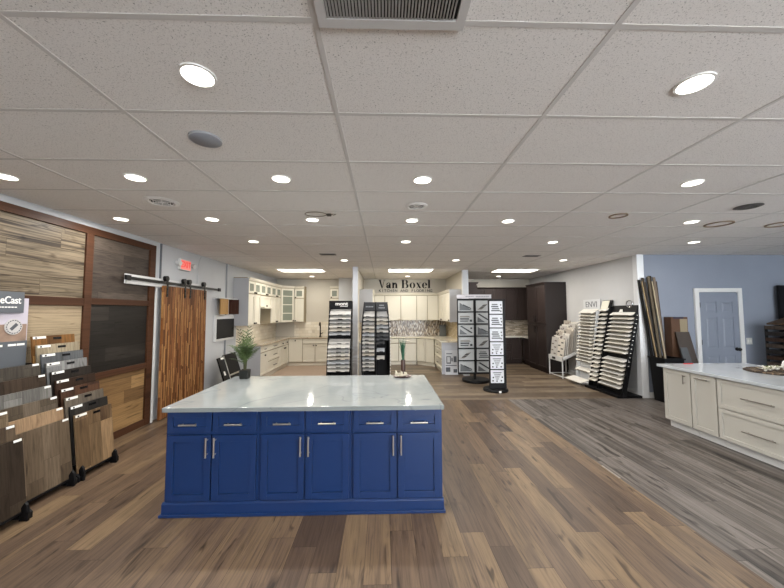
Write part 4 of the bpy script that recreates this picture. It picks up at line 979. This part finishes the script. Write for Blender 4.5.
# ------------------------------------------------------------ sample racks on the right wall (facing -x)
def board_along_y(y0, y1, xf, xb, zf, drop=.07, th=.014):
    return MB().hexa([(xf, y0, zf), (xb, y0, zf + drop), (xb, y1, zf + drop), (xf, y1, zf), (xf, y0, zf + th), (xb, y0, zf + drop + th), (xb, y1, zf + drop + th), (xf, y1, zf + th)])
def wall_rack(label, y0, y1, xt, xb_, ztop, zbot, n, mframe, short, depth=.13, hdr=None, skip=(), base=True, mats=None):
    """leaning rack: top sample front at xt, bottom sample front at xb_"""
    r = thing('tile_display_rack', label, 'display rack', ((xt + xb_) / 2, (y0 + y1) / 2, 0))
    X = lambda z: xb_ + (xt - xb_) * (z - zbot) / (ztop - zbot)
    zh = ztop + (hdr or .1)
    f = [(X(0) + .05, 0), (X(zbot) + .05, zbot), (X(ztop) + .05, ztop), (min(X(zh) + .06, XR - .05), zh), (min(X(zh) + .12, XR - .01), zh), (min(X(ztop) + .13, XR - .01), ztop), (X(zbot) + .15, zbot), (X(0) + .17, 0)]
    for y in (y0 - .022, y1 + .002): build('side_plate', MB().prism(f, 'y', y, y + .02), mframe, r)
    for i in range(1):
        b = MB(); b.hexa([(X(0) + .14, y0, 0), (X(0) + .155, y0, 0), (X(0) + .155, y1, 0), (X(0) + .14, y1, 0), (X(ztop) + .11, y0, ztop), (X(ztop) + .125, y0, ztop), (X(ztop) + .125, y1, ztop), (X(ztop) + .11, y1, ztop)])
        build('back_panel', b, mframe, r)
    if base: build('base', MB().box(X(0) - .02, XR - .03, y0 - .03, y1 + .03, 0, .045), mframe, r)
    for k in range(n):
        if k in skip: continue
        z = ztop - (ztop - zbot) * k / (n - 1)
        o = thing('tile_sample', '%s tile sample board, %s from the top in the %s' % ('white' if k % 2 else 'pale', ORD[k], short), 'tile sample', (X(z), (y0 + y1) / 2, z), 0, 'tile boards in the ' + short)
        m = (mats or [mat('sample_white', '#e8e5dc', .4), mat('sample_offwhite', '#dcd7cc', .4), mat('sample_pale', '#d3d1cc', .4)])[k % 3]
        build('board', board_along_y(y0 + .006, y1 - .006, X(z), X(z) + depth, z, drop=.05 if k else .09), m, o)
        build('front_edge_print', MB().box(X(z) - .004, X(z) - .0005, y0 + .1, y1 - .1, z - .012, z + .012), mat('edge_print', '#6d675d', .5), o)
    return r, X
WR = mat('rack_white', '#d9dbdd', .45)
r, X = wall_rack('white tile display rack with pale lettered header beside the wire bin', 7.47, 8.06, 4.92, 4.78, 1.68, .30, 19, WR, 'white lettered rack', hdr=.05, mats=[mat('sample_white', '#e8e5dc', .4), mat('sample_offwhite', '#dcd7cc', .4), mat('sample_pale', '#d3d1cc', .4)], skip=(16, 17))
hb = build('header', MB().box(5.07, 5.09, 7.45, 8.08, 1.70, 2.02), WR, r)
text('header_lettering', 'ENVI', .2, frame_m((5.068, 7.77, 1.89), (0, -1, 0), (0, 0, 1)), mat('letter_grey', '#6c6f74', .5), hb, sx=1.05)
build('small_print', MB().box(5.066, 5.07, 7.56, 7.98, 1.745, 1.77), mat('letter_grey', '#6c6f74', .5), hb)
solo('floor_sample', board_along_y(7.42, 8.05, 4.52, 4.74, .075, .05, .02), mat('sample_white', '#e8e5dc', .4), 'large white tile sample lying low at foot of the white rack', 'tile sample')
r, X = wall_rack('narrow black tile rack between the white rack and wide black rack', 7.14, 7.40, 4.99, 4.68, 1.73, .18, 17, BLACK, 'narrow black rack', hdr=.1, skip=())
build('header', MB().hexa([(5.07, 7.12, 1.78), (5.10, 7.12, 1.78), (5.10, 7.42, 1.78), (5.07, 7.42, 1.78), (5.12, 7.12, 1.98), (5.15, 7.12, 1.98), (5.15, 7.42, 1.98), (5.12, 7.42, 1.98)]), BLACK, r)
build('header_card', MB().hexa([(5.035, 7.16, 1.77), (5.04, 7.16, 1.77), (5.04, 7.40, 1.77), (5.035, 7.40, 1.77), (5.10, 7.16, 1.97), (5.105, 7.16, 1.97), (5.105, 7.40, 1.97), (5.10, 7.40, 1.97)]), mat('header_cream', '#d9d8c6', .5), r)
r, X = wall_rack('wide black tile rack with black header beside the white corner post', 6.43, 7.09, 5.03, 4.70, 1.64, .17, 18, BLACK, 'wide black rack', hdr=.2, skip=(10,))
build('header', MB().hexa([(5.10, 6.41, 1.66), (5.12, 6.41, 1.66), (5.12, 7.11, 1.66), (5.10, 7.11, 1.66), (5.13, 6.41, 1.85), (5.15, 6.41, 1.85), (5.15, 7.11, 1.85), (5.13, 7.11, 1.85)]), BLACK, r)
build('header_print', MB().hexa([(5.10, 6.78, 1.71), (5.105, 6.78, 1.71), (5.105, 6.90, 1.71), (5.10, 6.90, 1.71), (5.11, 6.80, 1.77), (5.115, 6.80, 1.77), (5.115, 6.86, 1.77), (5.11, 6.86, 1.77)]), PAPER, r)
for k in range(13):
    z = .62 + .085 * k
    build('edge_clip', MB().box(X(z) + .075, X(z) + .10, 6.404, 6.408, z, z + .014), PAPER, r)
build('chrome_ring', MB().tube([(5.13, 6.62 + .085 * math.cos(a), 1.88 + .07 * math.sin(a)) for a in [2 * PI * i / 20 for i in range(21)]], .012, 8), CHROME, r)

# ------------------------------------------------------------ corner by the blue wall: black bin, planks, box
t = thing('black_bin', 'tall black open bin holding long planks in the blue wall corner', 'bin', (5.45, 5.95, 0))
b = MB()
a0, a1, c0, c1, zt = 5.26, 5.64, 5.98, 6.34, .84
b.hexa([(a0 + .04, c0 + .04, 0), (a1 - .04, c0 + .04, 0), (a1 - .04, c1 - .04, 0), (a0 + .04, c1 - .04, 0), (a0 + .04, c0 + .04, .02), (a1 - .04, c0 + .04, .02), (a1 - .04, c1 - .04, .02), (a0 + .04, c1 - .04, .02)])
def wall4(p, q):
    ix = .04
    def s(pt, o):   # shift inwards by o
        return (pt[0] + (o if pt[0] == a0 else -o), pt[1] + (o if pt[1] == c0 else -o))
    p0, q0, p1, q1 = s(p, ix), s(q, ix), s(p, 0), s(q, 0)
    pi_, qi_, pj, qj = s(p, ix + .012), s(q, ix + .012), s(p, .012), s(q, .012)
    b.hexa([(*p0, .0), (*q0, .0), (*qi_, .0), (*pi_, .0), (*p1, zt), (*q1, zt), (*qj, zt), (*pj, zt)])
wall4((a0, c0), (a1, c0)); wall4((a1, c0), (a1, c1)); wall4((a1, c1), (a0, c1)); wall4((a0, c1), (a0, c0))
build('bin_body', b, BLACK, t)
rm = MB(); rm.box(a0 - .015, a1 + .015, c0 - .015, c0, zt - .03, zt); rm.box(a0 - .015, a1 + .015, c1, c1 + .015, zt - .03, zt); rm.box(a0 - .015, a0, c0, c1, zt - .03, zt); rm.box(a1, a1 + .015, c0, c1, zt - .03, zt)
build('rim', rm, BLACK, t)
PL = [(.0, 2.36, '#1d1b19', 'nearly black'), (.035, 2.40, '#3d352e', 'dark brown'), (.075, 2.31, '#4d463f', 'grey brown'), (.125, 2.42, '#625849', 'taupe'), (.17, 2.44, '#352e27', 'umber'), (.215, 2.41, '#75685a', 'light brown'), (.255, 2.33, '#43392f', 'mid brown')]
for k, (o, zt_, c, nm) in enumerate(PL):
    xt_, xb2 = 5.14 + .058 * k, 5.33 + .036 * k
    yt = 6.38 - .03 * (k % 2); yb = 6.24 - .05 * (k % 2)
    w = .046
    m = planks('loose plank ' + nm, 0, 2, 2, 9, [c, c], grain=.4, joint=0, knots=.3, seed=k)
    solo('flooring_plank', MB().hexa([(xb2, yb, .03), (xb2 + w, yb, .03), (xb2 + w, yb + .022, .03), (xb2, yb + .022, .03), (xt_, yt, zt_), (xt_ + w, yt, zt_), (xt_ + w, yt + .022, zt_), (xt_, yt + .022, zt_)]), m,
         'long %s plank standing in the black bin, leaning to the left' % nm, 'plank', 'planks in the black bin')
for o, c in ((0.0, 'brass'), (.15, 'pale')):
    solo('edge_strip', MB().hexa([(5.36 + o, 6.13, .03), (5.378 + o, 6.13, .03), (5.378 + o, 6.145, .03), (5.36 + o, 6.145, .03), (5.15 + o * 1.4, 6.30, 2.32), (5.168 + o * 1.4, 6.30, 2.32), (5.168 + o * 1.4, 6.315, 2.32), (5.15 + o * 1.4, 6.315, 2.32)]), mat('strip_' + c, '#8f7a58' if c == 'brass' else '#b3a68c', .4), 'thin %s coloured edge strip standing in front of the planks' % c, 'edge strip', 'edge strips in the black bin')
t = thing('cardboard_box', 'tall brown cardboard box standing against blue wall beside the planks', 'box', (5.8, 6.25, 0))
build('box_body', MB().box(5.66, 5.99, 6.24, 6.40, 0, 1.61), mat('cardboard', '#543a28', .7, noise=.08, nscale=6), t)
build('paper_label', MB().box(5.83, 5.975, 6.234, 6.24, 1.3, 1.57), mat('label_tan', '#8f8269', .6), t)
build('tape', MB().box(5.70, 5.90, 6.23, 6.241, 1.575, 1.613), mat('dark_tape', '#2a2335', .5), t)
solo('panel_board', MB().hexa([(5.80, 6.02, 0), (6.14, 6.02, 0), (6.14, 6.04, 0), (5.80, 6.04, 0), (5.70, 6.20, 1.32), (5.97, 6.20, 1.32), (5.97, 6.22, 1.32), (5.70, 6.22, 1.32)]), mat('dark_board_brown', '#413832', .6), 'dark brown board leaning in front of the cardboard box', 'board')
solo('panel_board', MB().hexa([(5.74, 5.92, 0), (5.96, 5.92, 0), (5.96, 5.94, 0), (5.74, 5.94, 0), (5.67, 6.08, 1.03), (5.80, 6.08, 1.03), (5.80, 6.10, 1.03), (5.67, 6.10, 1.03)]), mat('slate_grey_board', '#4c4f52', .6), 'short slate grey board leaning in front of the dark brown board', 'board')

# dark rack at the right frame edge
t = thing('plank_display_rack', 'dark rack of stacked plank boards at the right edge of the photo', 'display rack', (7.6, 5.95, 0))
build('back_panel', MB().box(7.97, 8.5, 6.3, 6.34, 0, 2.24), BLACK, t)
for x, zz in ((7.42, 1.44), (8.3, 1.9)): build('upright', MB().box(x, x + .03, 6.11, 6.14, 0, zz), BLACK, t)
for k in range(12):
    z = .10 + .115 * k
    build('shelf', MB().box(7.40, 8.3, 5.80, 6.11, z, z + .012), BLACK, t)
    c, nm = (('#3a2a20', 'walnut brown'), ('#2c2825', 'charcoal brown'), ('#4a4038', 'grey brown'))[k % 3]
    solo('plank_board', MB().box(7.38, 8.29, 5.76, 6.10, z + .0125, z + .075), planks('stack ' + nm, 1, 0, .2, 9, [c, c], grain=.4, joint=0, knots=.3), '%s plank board, %s from the floor in the dark rack at right edge' % (nm, ORD[k]), 'plank', 'plank boards in the dark rack')
solo('plank_board', MB().hexa([(7.42, 5.78, 1.46), (8.3, 5.78, 1.72), (8.3, 6.1, 1.72), (7.42, 6.1, 1.46), (7.42, 5.78, 1.49), (8.3, 5.78, 1.75), (8.3, 6.1, 1.75), (7.42, 6.1, 1.49)]), planks('stack tan', 1, 0, .2, 9, ['#4f3d2c', '#4f3d2c'], grain=.4, joint=0, knots=.3), 'tan plank board sloping on top of the dark rack at right edge', 'plank', 'plank boards in the dark rack')

# ------------------------------------------------------------ things on the islands
TOP = .916
t = thing('potted_palm', 'small green palm in a square black pot on the blue island', 'potted plant', (-1.70, 4.07, TOP))
px, py = -1.70, 4.07
b = MB(); a_, c_ = .052, .047
b.hexa([(px - c_, py - c_, TOP), (px + c_, py - c_, TOP), (px + c_, py + c_, TOP), (px - c_, py + c_, TOP), (px - a_, py - a_, TOP + .105), (px + a_, py - a_, TOP + .105), (px + a_, py + a_, TOP + .105), (px - a_, py + a_, TOP + .105)])
build('pot', b, mat('pot_black', '#1a1c1b', .4), t, .004)
build('soil', MB().box(px - .045, px + .045, py - .045, py + .045, TOP + .1, TOP + .108), mat('soil', '#2d241c', .9), t)
b = MB()
for k in range(5):
    a = k * 1.26; b.tube([(px + .012 * math.cos(a), py + .012 * math.sin(a), TOP + .1), (px + .02 * math.cos(a), py + .02 * math.sin(a), TOP + .27), (px + .035 * math.cos(a), py + .03 * math.sin(a), TOP + .36)], [.006, .005, .004], 6)
build('stem', b, mat('palm_stem', '#46492a', .6), t)
def leaflet(b, p, d, n, L, w):
    d = d.normalized(); s = d.cross(n).normalized(); m1 = p + d * L * .45 + Vector((0, 0, -.004)); tip = p + d * L + Vector((0, 0, -L * .22)); up = n * .002
    b.add([p - s * w * .3, p + s * w * .3, m1 + s * w, tip, m1 - s * w, m1 + up], [(0, 1, 2, 5), (5, 2, 3), (5, 3, 4), (0, 5, 4)])
rng = random.Random(3)
fo = [MB(), MB()]
for k in range(34):
    az = k * 2.4 + rng.random() * .5; el = 1.45 - .70 * (k / 34) + rng.random() * .15
    L = .21 + .08 * rng.random() + (.09 if k < 12 else 0)
    base = Vector((px, py, TOP + .13 + .14 * rng.random())); d = Vector((math.cos(az) * math.cos(el), math.sin(az) * math.cos(el), math.sin(el)))
    pts = []
    for i in range(9):
        s = i / 8
        pts.append(base + d * (L * s) + Vector((0, 0, -.10 * s * s * math.cos(el))))
    g = fo[k % 2]
    g.tube(pts, [.0028 - .0002 * i for i in range(9)], 4)
    for i in range(2, 9):
        tan = (pts[i] - pts[i - 1]).normalized(); side = tan.cross(Vector((0, 0, 1))).normalized(); nn = side.cross(tan)
        for sg in (-1, 1):
            leaflet(g, pts[i], tan * .75 + side * sg * .75, nn, .085 + .035 * rng.random() - .004 * i, .0062)
for g, m in zip(fo, (mat('palm_green', '#526636', .5), mat('palm_dark_green', '#354426', .5))): g.smooth = False; build('fronds', g, m, t)
# oval dish, coral, vase of grass
t = thing('dish', 'dark oval dish under white coral at back edge of the blue island', 'dish', (.235, 4.07, TOP))
build('dish_body', MB().lathe([(0, 0), (.085, 0), (.112, .012), (.12, .017), (.112, .019), (.08, .009), (0, .007)], (.235, 4.07, TOP), 32, 0, 1.0, .72), mat('dish_dark', '#55403f', .35), t)
b = MB(); rng = random.Random(11)
b.sphere((.212, 4.06, TOP + .022), .03, 8, 0, (1.5, .9, .5))
for k in range(13):
    a = rng.random() * 6.28; rr = .052 * rng.random() ** .6; h = .01 + .085 * rng.random() * (1.15 - rr / .055)
    x, y = .210 + rr * math.cos(a) * 1.25, 4.06 + rr * math.sin(a) * .7
    b.tube([(x, y, TOP + .02), (x + .01 * math.cos(a), y, TOP + .03 + h * .6), (x + .022 * math.cos(a + 1), y + .01 * math.sin(a), TOP + .035 + h)], [.015, .010, .004], 7)
b.smooth = True
solo('coral_ornament', b, mat('coral_white', '#b9b29f', .6, noise=.05, nscale=40), 'knobbly white coral ornament on the dark dish', 'ornament')
t = thing('grass_vase', 'slim brown vase of upright green grass at back edge of blue island', 'vase', (.242, 4.165, TOP))
vx, vy = .25, 4.165
build('vase_body', MB().lathe([(0, 0), (.026, 0), (.03, .06), (.03, .16), (.027, .2), (.022, .2), (.022, .19), (0, .19)], (vx, vy, TOP), 20), mat('vase_brown', '#3f2a22', .35), t)
b = MB(); rng = random.Random(5)
for k in range(70):
    a = rng.random() * 6.28; r0 = .016 * rng.random(); sp = .012 + .075 * rng.random() ** 1.5; L = .19 + .13 * rng.random()
    p0 = Vector((vx + r0 * math.cos(a), vy + r0 * math.sin(a), TOP + .18)); p1 = p0 + Vector((sp * .35 * math.cos(a), sp * .35 * math.sin(a), L * .6)); p2 = p0 + Vector((sp * math.cos(a), sp * math.sin(a), L))
    s = Vector((-math.sin(a), math.cos(a), 0)) * .0028
    b.add([p0 - s, p0 + s, p1 + s, p2, p1 - s], [(0, 1, 2, 4), (4, 2, 3)])
build('grass', b, mat('grass_green', '#2c5c44', .5), t)
# right island: woven mat, lily spray, white ornament, red tag
mx_, my_ = 5.19, 4.17
t = thing('woven_placemat', 'round dark woven placemat on the right island worktop', 'placemat', (mx_, my_, TOP))
b = MB()
for k in range(9): b.ring((mx_, my_, TOP + .001), .034 * k, .034 * k + .031, 0, .012 + .003 * (k % 2), 40)
build('weave', b, planks('woven_reed', 0, 1, .02, .06, ['#4c3f33', '#7d6a55', '#a58f73', '#3a3028'], grain=.3, joint=.003, knots=0, idw=.9), t)
build('rim', MB().tube([(mx_ + .31 * math.cos(a), my_ + .31 * math.sin(a), TOP + .011) for a in [2 * PI * i / 40 for i in range(41)]], .011, 8), planks('woven_reed', 0, 1, .02, .06, ['#4c3f33'], 0), t)
t = thing('flower_spray', 'white flower spray with small green leaves lying on the woven placemat', 'flowers', (5.12, 4.2, TOP + .016))
b = MB(); gl = MB(); rng = random.Random(9)
for k in range(9):
    cx_, cy_ = 4.99 + .042 * k + .02 * rng.random(), 4.17 + .1 * (rng.random() - .5) + .02 * k
    cz_ = TOP + .036 + .02 * rng.random()
    for j in range(6):
        a = j * PI / 3 + k; dv = Vector((math.cos(a), math.sin(a), .35)).normalized(); s = Vector((-math.sin(a), math.cos(a), 0)) * .021
        p = Vector((cx_, cy_, cz_)); b.add([p, p + dv * .04 + s, p + dv * .078 + Vector((0, 0, -.006)), p + dv * .04 - s], [(0, 1, 2, 3)])
    b.sphere((cx_, cy_, cz_ - .008), .014, 6)
    for j in range(3):
        a = rng.random() * 6.28; dv = Vector((math.cos(a), math.sin(a), .5)).normalized(); s = Vector((-math.sin(a), math.cos(a), 0)) * .008
        p = Vector((cx_, cy_, cz_ + .005)); gl.add([p, p + dv * .025 + s, p + dv * .055, p + dv * .025 - s], [(0, 1, 2, 3)])
build('petals', b, mat('petal_white', '#efece0', .6), t); build('leaves', gl, mat('leaf_olive', '#68703e', .6), t)
t = thing('ceramic_ornament', 'rounded white ceramic ornament with dark hole cut by right photo edge', 'ornament', (5.46, 4.28, TOP + .016))
b = MB(); b.sphere((5.45, 4.26, TOP + .07), .06, 10, 0, (1.3, 1, .9)); b.sphere((5.39, 4.24, TOP + .11), .036, 8); b.lathe([(0, 0), (.05, 0), (.055, .02), (0, .03)], (5.45, 4.26, TOP + .016), 20)
build('ornament_body', b, mat('ceramic_white', '#eeeeec', .25), t)
build('hole', MB().sphere((5.358, 4.222, TOP + .118), .008, 6), BLACK, t)
solo('red_tag', MB().box(4.60, 4.74, 4.885, 4.90, TOP, TOP + .012), mat('tag_red', '#b5242c', .5), 'thin red tag on the far edge of right island worktop', 'tag')
